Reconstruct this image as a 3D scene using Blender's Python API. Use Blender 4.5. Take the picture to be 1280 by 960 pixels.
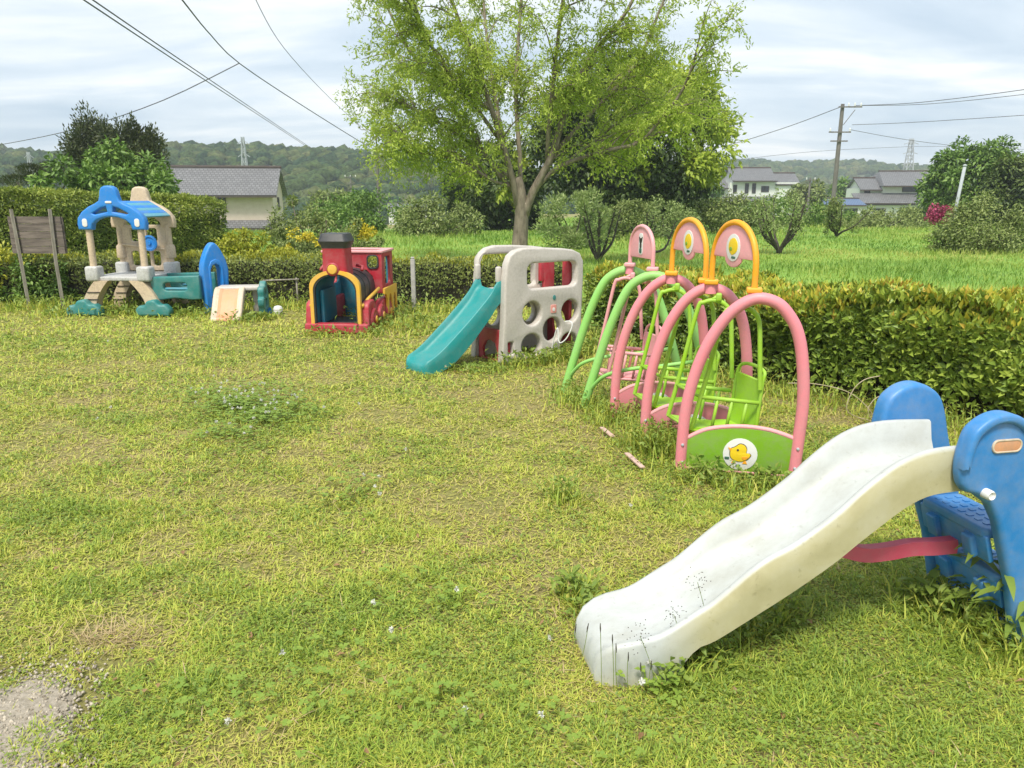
import bpy, bmesh, math, random
import numpy as np
from mathutils import Vector, Matrix

# ------------------------------------------------------------------ scene, camera, light
for o in list(bpy.data.objects): bpy.data.objects.remove(o)
S = bpy.context.scene
COL = S.collection
FPX, HOR, CH = 940.0, 248.0, 1.6
PITCH = math.atan((480 - HOR) / FPX)
cam = bpy.data.cameras.new('camera'); camo = bpy.data.objects.new('camera', cam); COL.objects.link(camo)
camo.location = (0, 0, CH); camo.rotation_euler = (math.pi / 2 - PITCH, 0, 0)
cam.sensor_width = 36; cam.lens = 36 * FPX / 1280; cam.clip_start = .05; cam.clip_end = 4000
S.camera = camo
S.render.resolution_x, S.render.resolution_y = 1024, 768
S.render.engine = 'CYCLES'
S.view_settings.view_transform = 'Standard'; S.view_settings.look = 'None'
S.view_settings.gamma = 1; S.view_settings.use_curve_mapping = False
S.view_settings.exposure = 0.82

SUN_EL, SUN_AZ = math.radians(58), math.radians(200)   # azimuth: clockwise from +Y
W = bpy.data.worlds.new('World'); S.world = W; W.use_nodes = True
nt = W.node_tree; nt.nodes.clear()
def nn(t, ty, **k):
    n = t.nodes.new(ty)
    for a, b in k.items(): setattr(n, a, b)
    return n
def link(t, a, b): t.links.new(a, b)
wo = nn(nt, 'ShaderNodeOutputWorld'); bg = nn(nt, 'ShaderNodeBackground'); bg.inputs[1].default_value = .102
sky = nn(nt, 'ShaderNodeTexSky', sky_type='NISHITA'); sky.sun_disc = False
sky.sun_elevation = SUN_EL; sky.sun_rotation = SUN_AZ; sky.air_density = 1.0; sky.dust_density = 1.5
tc = nn(nt, 'ShaderNodeTexCoord'); sp = nn(nt, 'ShaderNodeSeparateXYZ'); link(nt, tc.outputs['Generated'], sp.inputs[0])
def wmath(op, a, b=None):
    n = nn(nt, 'ShaderNodeMath', operation=op)
    for i, v in enumerate((a, b)):
        if v is None: continue
        if isinstance(v, (int, float)): n.inputs[i].default_value = v
        else: link(nt, v, n.inputs[i])
    return n.outputs[0]
zz = wmath('ADD', wmath('MAXIMUM', sp.outputs[2], 0.0), 0.13)
cb = nn(nt, 'ShaderNodeCombineXYZ')
link(nt, wmath('DIVIDE', sp.outputs[0], zz), cb.inputs[0]); link(nt, wmath('DIVIDE', sp.outputs[1], zz), cb.inputs[1])
mp = nn(nt, 'ShaderNodeMapping'); mp.inputs['Scale'].default_value = (.55, 1.0, 1); mp.inputs['Rotation'].default_value = (0, 0, .12)
mp.inputs['Location'].default_value = (3.3, 1.7, 0)
link(nt, cb.outputs[0], mp.inputs[0])
n1 = nn(nt, 'ShaderNodeTexNoise'); n1.inputs['Scale'].default_value = 1.1; n1.inputs['Detail'].default_value = 7; n1.inputs['Roughness'].default_value = .55; n1.inputs['Distortion'].default_value = .4
link(nt, mp.outputs[0], n1.inputs[0])
cr = nn(nt, 'ShaderNodeValToRGB'); e = cr.color_ramp.elements
e[0].position = .34; e[0].color = (3.4, 4.2, 5.0, 1); e[1].position = .64; e[1].color = (7.2, 7.2, 7.1, 1)
m_ = cr.color_ramp.elements.new(.50); m_.color = (4.9, 5.5, 6.0, 1)
link(nt, n1.outputs[0], cr.inputs[0])
mx = nn(nt, 'ShaderNodeMix', data_type='RGBA'); mx.inputs[0].default_value = .88
link(nt, sky.outputs[0], mx.inputs[6]); link(nt, cr.outputs[0], mx.inputs[7])
link(nt, mx.outputs[2], bg.inputs[0]); link(nt, bg.outputs[0], wo.inputs[0])
sl = bpy.data.lights.new('sun', 'SUN'); sl.energy = 2.6; sl.angle = math.radians(12); sl.color = (1, .94, .82)
slo = bpy.data.objects.new('sun', sl); COL.objects.link(slo)
sd = Vector((math.sin(SUN_AZ) * math.cos(SUN_EL), math.cos(SUN_AZ) * math.cos(SUN_EL), math.sin(SUN_EL)))
slo.rotation_euler = sd.to_track_quat('Z', 'Y').to_euler(); slo.location = (0, 0, 30)

# ------------------------------------------------------------------ pixel helpers
def ray(x, y):
    u = (x - 640) / FPX; v = (480 - y) / FPX
    return np.array([u, v * math.sin(PITCH) + math.cos(PITCH), v * math.cos(PITCH) - math.sin(PITCH)])
def G(x, y, z=0.0):
    r = ray(x, y); t = (z - CH) / r[2]; return np.array([r[0] * t, r[1] * t, z])
def AT(x, y, Y):
    r = ray(x, y); t = Y / r[1]; return np.array([r[0] * t, Y, CH + r[2] * t])
def PLN(px, P0, ang):
    """pixel -> (distance along, height) in the vertical plane through P0 with heading ang"""
    r = ray(*px); d = (math.cos(ang), math.sin(ang))
    A = np.array([[r[0], -d[0]], [r[1], -d[1]]]); t, s = np.linalg.solve(A, np.array([P0[0], P0[1]]))
    return float(s), float(CH + r[2] * t)
rng = np.random.default_rng(7); random.seed(7)
def vnoise(x, y, scale, seed=0):
    """smooth value noise 0..1 for arrays"""
    x = np.asarray(x) / scale + 1000; y = np.asarray(y) / scale + 1000
    xi = np.floor(x).astype(np.int64); yi = np.floor(y).astype(np.int64); fx = x - xi; fy = y - yi
    def hsh(a, b):
        v = np.sin(a * 127.1 + b * 311.7 + seed * 74.7) * 43758.5453; return v - np.floor(v)
    fx = fx * fx * (3 - 2 * fx); fy = fy * fy * (3 - 2 * fy)
    return (hsh(xi, yi) * (1 - fx) + hsh(xi + 1, yi) * fx) * (1 - fy) + (hsh(xi, yi + 1) * (1 - fx) + hsh(xi + 1, yi + 1) * fx) * fy

# ------------------------------------------------------------------ materials
MATS = {}
def base_mat(name):
    m = bpy.data.materials.new(name); m.use_nodes = True; t = m.node_tree; t.nodes.clear()
    out = nn(t, 'ShaderNodeOutputMaterial'); b = nn(t, 'ShaderNodeBsdfPrincipled'); link(t, b.outputs[0], out.inputs[0])
    MATS[name] = m; return m, t, b, out
def ramp(t, stops):
    r = nn(t, 'ShaderNodeValToRGB'); el = r.color_ramp.elements
    while len(el) < len(stops): el.new(.5)
    for e_, (p, c) in zip(el, stops): e_.position = p; e_.color = (*c, 1)
    return r
def noise(t, scale, detail=4, rough=.55, coord='Object', vec=None):
    n = nn(t, 'ShaderNodeTexNoise'); n.inputs['Scale'].default_value = scale; n.inputs['Detail'].default_value = detail; n.inputs['Roughness'].default_value = rough
    if vec is None:
        c = nn(t, 'ShaderNodeTexCoord'); vec = c.outputs[coord]
    link(t, vec, n.inputs[0]); return n
def plastic(name, c, rough=.45, dirt=(.25, .24, .2), amt=.35, scale=6, bump=.05, fade=.05):
    m, t, b, o = base_mat(name)
    n = noise(t, scale, 6, .65); n2 = noise(t, scale * 7, 4, .6)
    pale = tuple(min(1, v * (1 - fade) + fade) for v in c)
    r = ramp(t, [(.35, c), (.7, pale)]); link(t, n.outputs[0], r.inputs[0])
    mxx = nn(t, 'ShaderNodeMix', data_type='RGBA'); mr = ramp(t, [(.5, (0, 0, 0)), (.75, (amt, amt, amt))])
    mu = nn(t, 'ShaderNodeMath', operation='MULTIPLY'); link(t, n.outputs[0], mu.inputs[0]); ad = nn(t, 'ShaderNodeMath', operation='ADD')
    link(t, n2.outputs[0], mu.inputs[1]); link(t, mu.outputs[0], ad.inputs[0]); ad.inputs[1].default_value = .32; link(t, ad.outputs[0], mr.inputs[0])
    link(t, mr.outputs[0], mxx.inputs[0]); link(t, r.outputs[0], mxx.inputs[6]); mxx.inputs[7].default_value = (*dirt, 1)
    link(t, mxx.outputs[2], b.inputs['Base Color'])
    rr = nn(t, 'ShaderNodeMapRange'); rr.inputs[3].default_value = rough - .1; rr.inputs[4].default_value = rough + .2; link(t, n2.outputs[0], rr.inputs[0]); link(t, rr.outputs[0], b.inputs['Roughness'])
    if bump:
        bp = nn(t, 'ShaderNodeBump'); bp.inputs['Strength'].default_value = bump; bp.inputs['Distance'].default_value = .01
        n3 = noise(t, 160, 2); link(t, n3.outputs[0], bp.inputs['Height']); link(t, bp.outputs[0], b.inputs['Normal'])
    return m
def foliage(name, stops, noise_scale=1.2, island=.6, rough=.5, trans=.3, attr=None, spec=.4, zramp=None):
    """leaf material: colour from a ramp driven by per-leaf random + world noise (+ vertex attribute)"""
    m, t, b, o = base_mat(name)
    g = nn(t, 'ShaderNodeNewGeometry'); n = noise(t, noise_scale, 3, .6, vec=g.outputs['Position'])
    a = nn(t, 'ShaderNodeMath', operation='MULTIPLY'); link(t, g.outputs['Random Per Island'], a.inputs[0]); a.inputs[1].default_value = island
    c = nn(t, 'ShaderNodeMath', operation='MULTIPLY_ADD')
    if attr:
        at = nn(t, 'ShaderNodeAttribute'); at.attribute_name = attr
        link(t, at.outputs['Fac'], c.inputs[0]); c.inputs[1].default_value = 1 - island
    else:
        link(t, n.outputs[0], c.inputs[0]); c.inputs[1].default_value = (1 - island)
    link(t, a.outputs[0], c.inputs[2])
    r = ramp(t, stops); link(t, c.outputs[0], r.inputs[0]); col = r.outputs[0]
    link(t, col, b.inputs['Base Color']); b.inputs['Roughness'].default_value = rough; b.inputs['Specular IOR Level'].default_value = spec
    if trans:
        tr = nn(t, 'ShaderNodeBsdfTranslucent'); ms = nn(t, 'ShaderNodeMixShader'); ms.inputs[0].default_value = trans
        link(t, col, tr.inputs[0]); link(t, b.outputs[0], ms.inputs[1]); link(t, tr.outputs[0], ms.inputs[2]); link(t, ms.outputs[0], o.inputs[0])
    return m
def grainy(name, c1, c2, scale=8, rough=.85, stretch=(1, 1, 1), bump=.3, coord='Object', dist=.02):
    m, t, b, o = base_mat(name)
    tcx = nn(t, 'ShaderNodeTexCoord'); mpx = nn(t, 'ShaderNodeMapping'); mpx.inputs['Scale'].default_value = stretch; link(t, tcx.outputs[coord], mpx.inputs[0])
    n = noise(t, scale, 8, .65, vec=mpx.outputs[0]); r = ramp(t, [(.32, c1), (.68, c2)]); link(t, n.outputs[0], r.inputs[0]); link(t, r.outputs[0], b.inputs['Base Color'])
    b.inputs['Roughness'].default_value = rough
    bp = nn(t, 'ShaderNodeBump'); bp.inputs['Strength'].default_value = bump; bp.inputs['Distance'].default_value = dist; link(t, n.outputs[0], bp.inputs['Height']); link(t, bp.outputs[0], b.inputs['Normal'])
    return m

plastic('pink', (.76, .235, .28), amt=.2); plastic('pink_pale', (.76, .34, .36), amt=.2); plastic('pink_panel', (.56, .17, .20), amt=.3)
plastic('lime', (.30, .55, .015), amt=.2); plastic('mint', (.27, .60, .13), amt=.2); plastic('lime_panel', (.17, .36, .008), amt=.3, fade=.02)
plastic('orange', (.85, .36, .004), amt=.15, fade=.02); plastic('red', (.40, .012, .030), amt=.25, fade=.04); plastic('red_bar', (.62, .075, .14), amt=.15)
plastic('yellow', (.75, .42, .03), amt=.25); plastic('black', (.028, .030, .034), rough=.4, amt=.08, fade=.015)
plastic('blue', (.018, .20, .52), rough=.38, amt=.22, fade=.09); plastic('royal', (.004, .205, .64), amt=.2, fade=.03)
plastic('teal', (.002, .235, .235), amt=.2, fade=.03); plastic('sea', (.012, .19, .18), amt=.3, fade=.05); plastic('cabin_blue', (.008, .21, .32), amt=.3, fade=.03)
plastic('cream', (.60, .50, .37), amt=.5, dirt=(.25, .2, .15)); plastic('tan', (.62, .49, .34), amt=.5, dirt=(.22, .15, .1)); plastic('peach', (.66, .31, .15), amt=.4)
plastic('white_plastic', (.53, .49, .45), amt=.5, dirt=(.30, .27, .22)); plastic('white_dirty', (.52, .52, .51), amt=.65, dirt=(.2, .19, .17))
plastic('slide_white', (.50, .525, .51), rough=.32, amt=.75, dirt=(.36, .36, .30), scale=7, fade=.12); plastic('slide_side', (.50, .44, .22), rough=.42, amt=.6, dirt=(.30, .25, .12), scale=9, fade=.1)
def shell_mat():
    m, t, b, o = base_mat('slide_shell'); at = nn(t, 'ShaderNodeAttribute'); at.attribute_name = 'bleach'; c = nn(t, 'ShaderNodeTexCoord'); mpx = nn(t, 'ShaderNodeMapping'); mpx.inputs['Scale'].default_value = (3, 5, 3); link(t, c.outputs['Object'], mpx.inputs[0])
    n = noise(t, 2.0, 8, .68, vec=mpx.outputs[0]); n2 = noise(t, 38, 5, .7); n3 = noise(t, 5, 5, .6)
    w = ramp(t, [(.30, (.40, .41, .38)), (.5, (.465, .485, .47)), (.70, (.52, .545, .535))]); link(t, n.outputs[0], w.inputs[0]); y = ramp(t, [(.28, (.38, .345, .19)), (.5, (.46, .425, .255)), (.72, (.52, .49, .33))]); link(t, n3.outputs[0], y.inputs[0])
    f = nn(t, 'ShaderNodeMath', operation='MULTIPLY_ADD'); link(t, n3.outputs[0], f.inputs[0]); f.inputs[1].default_value = .5; f.inputs[2].default_value = -.25; f2 = nn(t, 'ShaderNodeMath', operation='ADD', use_clamp=True); link(t, at.outputs['Fac'], f2.inputs[0]); link(t, f.outputs[0], f2.inputs[1])
    x = nn(t, 'ShaderNodeMix', data_type='RGBA'); link(t, f2.outputs[0], x.inputs[0]); link(t, y.outputs[0], x.inputs[6]); link(t, w.outputs[0], x.inputs[7])
    d = ramp(t, [(.60, (1, 1, 1)), (.74, (.62, .60, .54))]); link(t, n2.outputs[0], d.inputs[0]); mu = nn(t, 'ShaderNodeMix', data_type='RGBA', blend_type='MULTIPLY'); mu.inputs[0].default_value = .7; link(t, x.outputs[2], mu.inputs[6]); link(t, d.outputs[0], mu.inputs[7]); link(t, mu.outputs[2], b.inputs['Base Color'])
    rr = nn(t, 'ShaderNodeMapRange'); rr.inputs[3].default_value = .28; rr.inputs[4].default_value = .6; link(t, n2.outputs[0], rr.inputs[0]); link(t, rr.outputs[0], b.inputs['Roughness'])
    bp = nn(t, 'ShaderNodeBump'); bp.inputs['Strength'].default_value = .08; bp.inputs['Distance'].default_value = .005; link(t, n2.outputs[0], bp.inputs['Height']); link(t, bp.outputs[0], b.inputs['Normal'])
shell_mat()
plastic('clean_white', (.72, .72, .70), amt=.15); plastic('chick_yellow', (.80, .56, .01), amt=.05, fade=.01); plastic('outline', (.06, .04, .02), amt=0); plastic('sticker_green', (.02, .10, .06), amt=0)
plastic('aqua_sheet', (.07, .33, .46), amt=.3); plastic('faded_strip', (.62, .42, .36), amt=.3); plastic('sticker_red', (.75, .30, .26), amt=.1)
grainy('bark', (.10, .08, .055), (.30, .25, .19), 9, stretch=(1, 1, .35), bump=.8, dist=.04); grainy('dark_bark', (.03, .024, .018), (.10, .085, .065), 12, bump=.6)
grainy('old_wood', (.075, .062, .055), (.21, .175, .15), 14, stretch=(.2, 1, 1.5), bump=.5); grainy('post_wood', (.18, .16, .13), (.38, .35, .29), 16, stretch=(2, 2, .2), bump=.4)
grainy('concrete', (.30, .29, .27), (.48, .46, .43), 10, bump=.2); grainy('stone', (.22, .22, .22), (.42, .42, .41), 7, bump=.4)
grainy('pole_grey', (.10, .09, .085), (.20, .18, .165), 4, stretch=(1, 1, .2)); grainy('steel', (.33, .36, .39), (.45, .48, .50), 3); grainy('wire', (.10, .10, .11), (.13, .13, .14), 3)
grainy('wall_beige', (.55, .45, .38), (.62, .52, .45), 3, bump=.05); grainy('wall_white', (.60, .62, .58), (.70, .71, .67), 2, bump=.05); grainy('dark_glass', (.02, .025, .03), (.04, .05, .06), 2, rough=.1, bump=0); grainy('wood_trim', (.05, .04, .035), (.09, .07, .06), 5)
grainy('twig_core', (.012, .014, .006), (.04, .036, .02), 7, bump=.9, dist=.05); grainy('dry_stem', (.35, .29, .19), (.5, .43, .3), 20)
def roof_mat(name, c1, c2, tile=.3):
    m, t, b, o = base_mat(name); c = nn(t, 'ShaderNodeTexCoord'); br = nn(t, 'ShaderNodeTexBrick'); br.inputs['Scale'].default_value = 1
    br.inputs['Brick Width'].default_value = tile; br.inputs['Row Height'].default_value = tile; br.inputs['Mortar Size'].default_value = .03; br.inputs['Color1'].default_value = (*c1, 1); br.inputs['Color2'].default_value = (*c2, 1)
    br.inputs['Mortar'].default_value = (c1[0] * .55, c1[1] * .55, c1[2] * .55, 1)
    link(t, c.outputs['UV'], br.inputs[0]); link(t, br.outputs[0], b.inputs['Base Color']); b.inputs['Roughness'].default_value = .45
    bp = nn(t, 'ShaderNodeBump'); bp.inputs['Distance'].default_value = .05; bp.inputs['Strength'].default_value = .6; link(t, br.outputs[1], bp.inputs['Height']); bp.invert = True; link(t, bp.outputs[0], b.inputs['Normal'])
    return m
roof_mat('roof_grey', (.15, .15, .155), (.20, .20, .205)); roof_mat('roof_blue', (.10, .16, .28), (.11, .17, .30))
# leaves
G_DRY, G_YEL, G_MID, G_DEEP = (.30, .22, .09), (.33, .33, .05), (.19, .27, .035), (.075, .17, .022)
foliage('lawn_blade', [(0, (.34, .23, .11)), (.2, (.56, .48, .17)), (.42, (.55, .555, .095)), (.68, (.39, .50, .068)), (1, (.15, .28, .04))], attr='tint', island=.5, trans=.3, rough=.6)
foliage('field_blade', [(0, (.46, .46, .12)), (.5, (.30, .42, .07)), (1, (.13, .26, .04))], attr='tint', island=.35, trans=.35, rough=.6)
foliage('clover_leaf', [(0, (.30, .40, .06)), (1, (.18, .30, .045))], trans=.3)
foliage('weed_leaf', [(0, (.33, .40, .08)), (.6, (.21, .30, .05)), (1, (.12, .20, .03))], trans=.3, noise_scale=4)
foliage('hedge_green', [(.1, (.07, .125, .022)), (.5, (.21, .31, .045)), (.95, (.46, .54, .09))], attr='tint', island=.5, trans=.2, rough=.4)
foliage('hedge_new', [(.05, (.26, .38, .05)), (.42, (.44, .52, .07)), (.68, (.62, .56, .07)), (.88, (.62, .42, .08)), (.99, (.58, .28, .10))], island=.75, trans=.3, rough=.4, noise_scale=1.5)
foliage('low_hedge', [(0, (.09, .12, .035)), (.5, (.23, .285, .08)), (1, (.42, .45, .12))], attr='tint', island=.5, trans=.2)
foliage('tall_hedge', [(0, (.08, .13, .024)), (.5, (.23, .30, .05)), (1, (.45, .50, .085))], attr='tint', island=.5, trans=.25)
foliage('bright_shrub', [(0, (.25, .30, .03)), (1, (.52, .50, .05))], trans=.3)
foliage('yellow_bloom', [(0, (.60, .48, .03)), (1, (.70, .62, .06))], trans=.3)
foliage('willow_leaf', [(0, (.24, .35, .04)), (.5, (.42, .53, .07)), (1, (.56, .63, .13))], island=.5, trans=.4, noise_scale=.9)
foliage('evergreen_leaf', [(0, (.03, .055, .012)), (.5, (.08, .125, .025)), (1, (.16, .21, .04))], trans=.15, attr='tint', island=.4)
foliage('spring_leaf', [(0, (.26, .36, .03)), (1, (.46, .54, .06))], trans=.35)
foliage('conifer_leaf', [(0, (.022, .036, .012)), (.5, (.055, .075, .022)), (1, (.115, .13, .035))], trans=.1)
foliage('broad_leaf', [(0, (.06, .12, .02)), (.5, (.14, .25, .04)), (1, (.28, .40, .08))], trans=.2)
foliage('olive_leaf', [(0, (.11, .15, .04)), (.5, (.22, .28, .075)), (1, (.36, .40, .14))], trans=.2)
foliage('dusty_leaf', [(0, (.13, .19, .055)), (.5, (.25, .33, .10)), (1, (.40, .46, .18))], trans=.2)
foliage('magenta_leaf', [(0, (.30, .04, .10)), (1, (.50, .08, .18))], trans=.2)
def hill_mat():
    m, t, b, o = base_mat('hill_leaf'); g = nn(t, 'ShaderNodeNewGeometry')
    n1 = noise(t, .03, 4, .6, vec=g.outputs['Position']); n2 = noise(t, .75, 5, .7, vec=g.outputs['Position'])
    a = nn(t, 'ShaderNodeMath', operation='MULTIPLY'); link(t, g.outputs['Random Per Island'], a.inputs[0]); a.inputs[1].default_value = .28
    c = nn(t, 'ShaderNodeMath', operation='MULTIPLY_ADD'); link(t, n1.outputs[0], c.inputs[0]); c.inputs[1].default_value = .72; link(t, a.outputs[0], c.inputs[2])
    r = ramp(t, [(.15, (.012, .032, .020)), (.36, (.028, .062, .030)), (.54, (.075, .115, .038)), (.70, (.145, .155, .06)), (.85, (.12, .17, .05))]); link(t, c.outputs[0], r.inputs[0])
    r2 = ramp(t, [(.32, (.25, .27, .25)), (.66, (1.5, 1.5, 1.45))]); link(t, n2.outputs[0], r2.inputs[0])
    mu = nn(t, 'ShaderNodeMix', data_type='RGBA', blend_type='MULTIPLY'); mu.inputs[0].default_value = 1; link(t, r.outputs[0], mu.inputs[6]); link(t, r2.outputs[0], mu.inputs[7]); link(t, mu.outputs[2], b.inputs['Base Color']); b.inputs['Roughness'].default_value = .95; b.inputs['Specular IOR Level'].default_value = .1
    bp = nn(t, 'ShaderNodeBump'); bp.inputs['Strength'].default_value = 1; bp.inputs['Distance'].default_value = 1.2; link(t, n2.outputs[0], bp.inputs['Height']); link(t, bp.outputs[0], b.inputs['Normal'])
hill_mat()
foliage('flower_white', [(0, (.55, .55, .48)), (1, (.78, .78, .72))], trans=.2)
foliage('straw', [(0, (.36, .26, .12)), (1, (.58, .46, .26))], trans=.2)
foliage('brown_leaf', [(0, (.16, .08, .03)), (1, (.38, .24, .11))], trans=.1)

def ground_mat():
    m, t, b, o = base_mat('earth'); g = nn(t, 'ShaderNodeNewGeometry')
    n = noise(t, .55, 5, .6, vec=g.outputs['Position']); n2 = noise(t, 55, 8, .8, vec=g.outputs['Position'])
    r = ramp(t, [(.3, (.24, .26, .06)), (.5, (.32, .30, .09)), (.62, (.34, .28, .12)), (.75, (.25, .27, .06))]); link(t, n.outputs[0], r.inputs[0])
    r2 = ramp(t, [(.36, (.22, .20, .16)), (.62, (1.1, 1.1, 1.05))]); link(t, n2.outputs[0], r2.inputs[0])
    mu = nn(t, 'ShaderNodeMix', data_type='RGBA', blend_type='MULTIPLY'); mu.inputs[0].default_value = .8; link(t, r.outputs[0], mu.inputs[6]); link(t, r2.outputs[0], mu.inputs[7])
    link(t, mu.outputs[2], b.inputs['Base Color']); b.inputs['Roughness'].default_value = .95
    bp = nn(t, 'ShaderNodeBump'); bp.inputs['Strength'].default_value = .7; bp.inputs['Distance'].default_value = .02; link(t, n2.outputs[0], bp.inputs['Height']); link(t, bp.outputs[0], b.inputs['Normal'])
ground_mat()
grainy('gravel', (.22, .19, .14), (.42, .37, .30), 45, bump=.9, dist=.01); grainy('hill_earth', (.05, .07, .03), (.10, .12, .05), .05, coord='Object')

# ------------------------------------------------------------------ mesh helpers
def M(n): return MATS[n]
def prop(o, label=None, cat=None, group=None, kind=None):
    if label: o['label'] = label
    if cat: o['category'] = cat
    if group: o['group'] = group
    if kind: o['kind'] = kind
    return o
def thing(name, label, cat, loc=(0, 0, 0), rz=0, group=None):
    o = bpy.data.objects.new(name, None); o.empty_display_size = .1; COL.objects.link(o)
    o.location = loc; o.rotation_euler = (0, 0, rz); return prop(o, label, cat, group)
def obj(name, me, mat, parent=None, smooth=False):
    o = bpy.data.objects.new(name, me); COL.objects.link(o)
    if mat:
        for mm in (mat if isinstance(mat, (list, tuple)) else [mat]): me.materials.append(M(mm))
    if parent is not None: o.parent = parent
    if smooth: me.shade_smooth()
    return o
def np_mesh(name, V, F, attr=None):
    """V (n,3); F (m,k) all faces with k corners; attr dict name->point values"""
    V = np.asarray(V, np.float32); F = np.asarray(F, np.int32); k = F.shape[1]; me = bpy.data.meshes.new(name)
    me.vertices.add(len(V)); me.vertices.foreach_set('co', V.ravel()); me.loops.add(F.size); me.loops.foreach_set('vertex_index', F.ravel())
    me.polygons.add(len(F)); me.polygons.foreach_set('loop_start', np.arange(0, F.size, k, dtype=np.int32)); me.polygons.foreach_set('loop_total', np.full(len(F), k, np.int32))
    me.update(calc_edges=True)
    if attr:
        for a, v in attr.items():
            at = me.attributes.new(a, 'FLOAT', 'POINT'); at.data.foreach_set('value', np.asarray(v, np.float32))
    return me
class MB:
    def __init__(s): s.v = []; s.f = []; s.m = []
    def add(s, V, F, mi=0):
        b = len(s.v); s.v += [tuple(map(float, p)) for p in V]; s.f += [tuple(i + b for i in f) for f in F]; s.m += [mi] * len(F); return s
    def box(s, c, d, rot=None, bev=0):
        x, y, z = d[0] / 2, d[1] / 2, d[2] / 2
        if not bev:
            V = [(-x, -y, -z), (x, -y, -z), (x, y, -z), (-x, y, -z), (-x, -y, z), (x, -y, z), (x, y, z), (-x, y, z)]
            F = [(3, 2, 1, 0), (4, 5, 6, 7), (0, 1, 5, 4), (1, 2, 6, 5), (2, 3, 7, 6), (3, 0, 4, 7)]
        else:
            bm = bmesh.new(); bmesh.ops.create_cube(bm, size=1)
            for v in bm.verts: v.co = (v.co.x * d[0], v.co.y * d[1], v.co.z * d[2])
            bmesh.ops.bevel(bm, geom=bm.edges[:], offset=bev, segments=3, profile=.5, affect='EDGES')
            bm.verts.index_update(); V = [tuple(v.co) for v in bm.verts]; F = [tuple(v.index for v in f.verts) for f in bm.faces]; bm.free()
        Rm = rot if rot is not None else Matrix.Identity(3)
        V = [tuple(Rm @ Vector(p) + Vector(c)) for p in V]; return s.add(V, F)
    def tube(s, pts, r, seg=10, closed=False):
        P = [Vector(p) for p in pts]; n = len(P); R_ = r if hasattr(r, '__len__') else [r] * n
        t0 = (P[1] - P[0]).normalized(); up = Vector((0, 0, 1)) if abs(t0.z) < .9 else Vector((1, 0, 0)); a = t0.cross(up).normalized(); V = []
        for i in range(n):
            t = ((P[(i + 1) % n] - P[i - 1]) if closed else (P[min(i + 1, n - 1)] - P[max(i - 1, 0)])).normalized()
            a = (a - t * a.dot(t)); a = a.normalized() if a.length > 1e-6 else t.orthogonal().normalized(); b = t.cross(a)
            for k in range(seg):
                th = 2 * math.pi * k / seg; V.append(P[i] + (a * math.cos(th) + b * math.sin(th)) * R_[i])
        F = []
        for i in range(n if closed else n - 1):
            j = (i + 1) % n
            for k in range(seg): F.append((i * seg + k, i * seg + (k + 1) % seg, j * seg + (k + 1) % seg, j * seg + k))
        if not closed: F += [tuple(reversed(range(seg))), tuple(range((n - 1) * seg, n * seg))]
        return s.add(V, F)
    def lathe(s, prof, seg=24, M4=None, cap=True):
        V = []; F = []
        for (r, z) in prof:
            for k in range(seg): th = 2 * math.pi * k / seg; V.append(Vector((r * math.cos(th), r * math.sin(th), z)))
        for i in range(len(prof) - 1):
            for k in range(seg): F.append((i * seg + k, i * seg + (k + 1) % seg, (i + 1) * seg + (k + 1) % seg, (i + 1) * seg + k))
        if cap: F += [tuple(reversed(range(seg))), tuple(range((len(prof) - 1) * seg, len(prof) * seg))]
        if M4 is not None: V = [M4 @ v for v in V]
        return s.add(V, F)
    def loft(s, rings, closed_ring=True, cap=True):
        n = len(rings[0]); V = [p for r in rings for p in r]; F = []
        for i in range(len(rings) - 1):
            for k in range(n if closed_ring else n - 1): F.append((i * n + k, i * n + (k + 1) % n, (i + 1) * n + (k + 1) % n, (i + 1) * n + k))
        if cap and closed_ring: F += [tuple(reversed(range(n))), tuple(range((len(rings) - 1) * n, len(rings) * n))]
        return s.add(V, F)
    def mesh(s, name='m'):
        me = bpy.data.meshes.new(name); me.from_pydata(s.v, [], s.f); me.update(); return me
    def build(s, name, mat, parent=None, smooth=False, auto=None):
        me = s.mesh(name)
        bm = bmesh.new(); bm.from_mesh(me); bmesh.ops.recalc_face_normals(bm, faces=bm.faces[:]); bm.to_mesh(me); bm.free()
        o = obj(name, me, mat, parent, smooth)
        if auto: me.set_sharp_from_angle(angle=math.radians(auto))
        return o
def frame(o, x, y, z): return Matrix(((x[0], y[0], z[0], o[0]), (x[1], y[1], z[1], o[1]), (x[2], y[2], z[2], o[2]), (0, 0, 0, 1)))
XZ = lambda y=0.0: frame((0, y, 0), (1, 0, 0), (0, 0, 1), (0, -1, 0))       # panel drawn in x,z facing -y
YZ = lambda x=0.0: frame((x, 0, 0), (0, 1, 0), (0, 0, 1), (1, 0, 0))        # panel drawn in y,z facing +x
XY = lambda z=0.0: frame((0, 0, z), (1, 0, 0), (0, 1, 0), (0, 0, 1))
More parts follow.
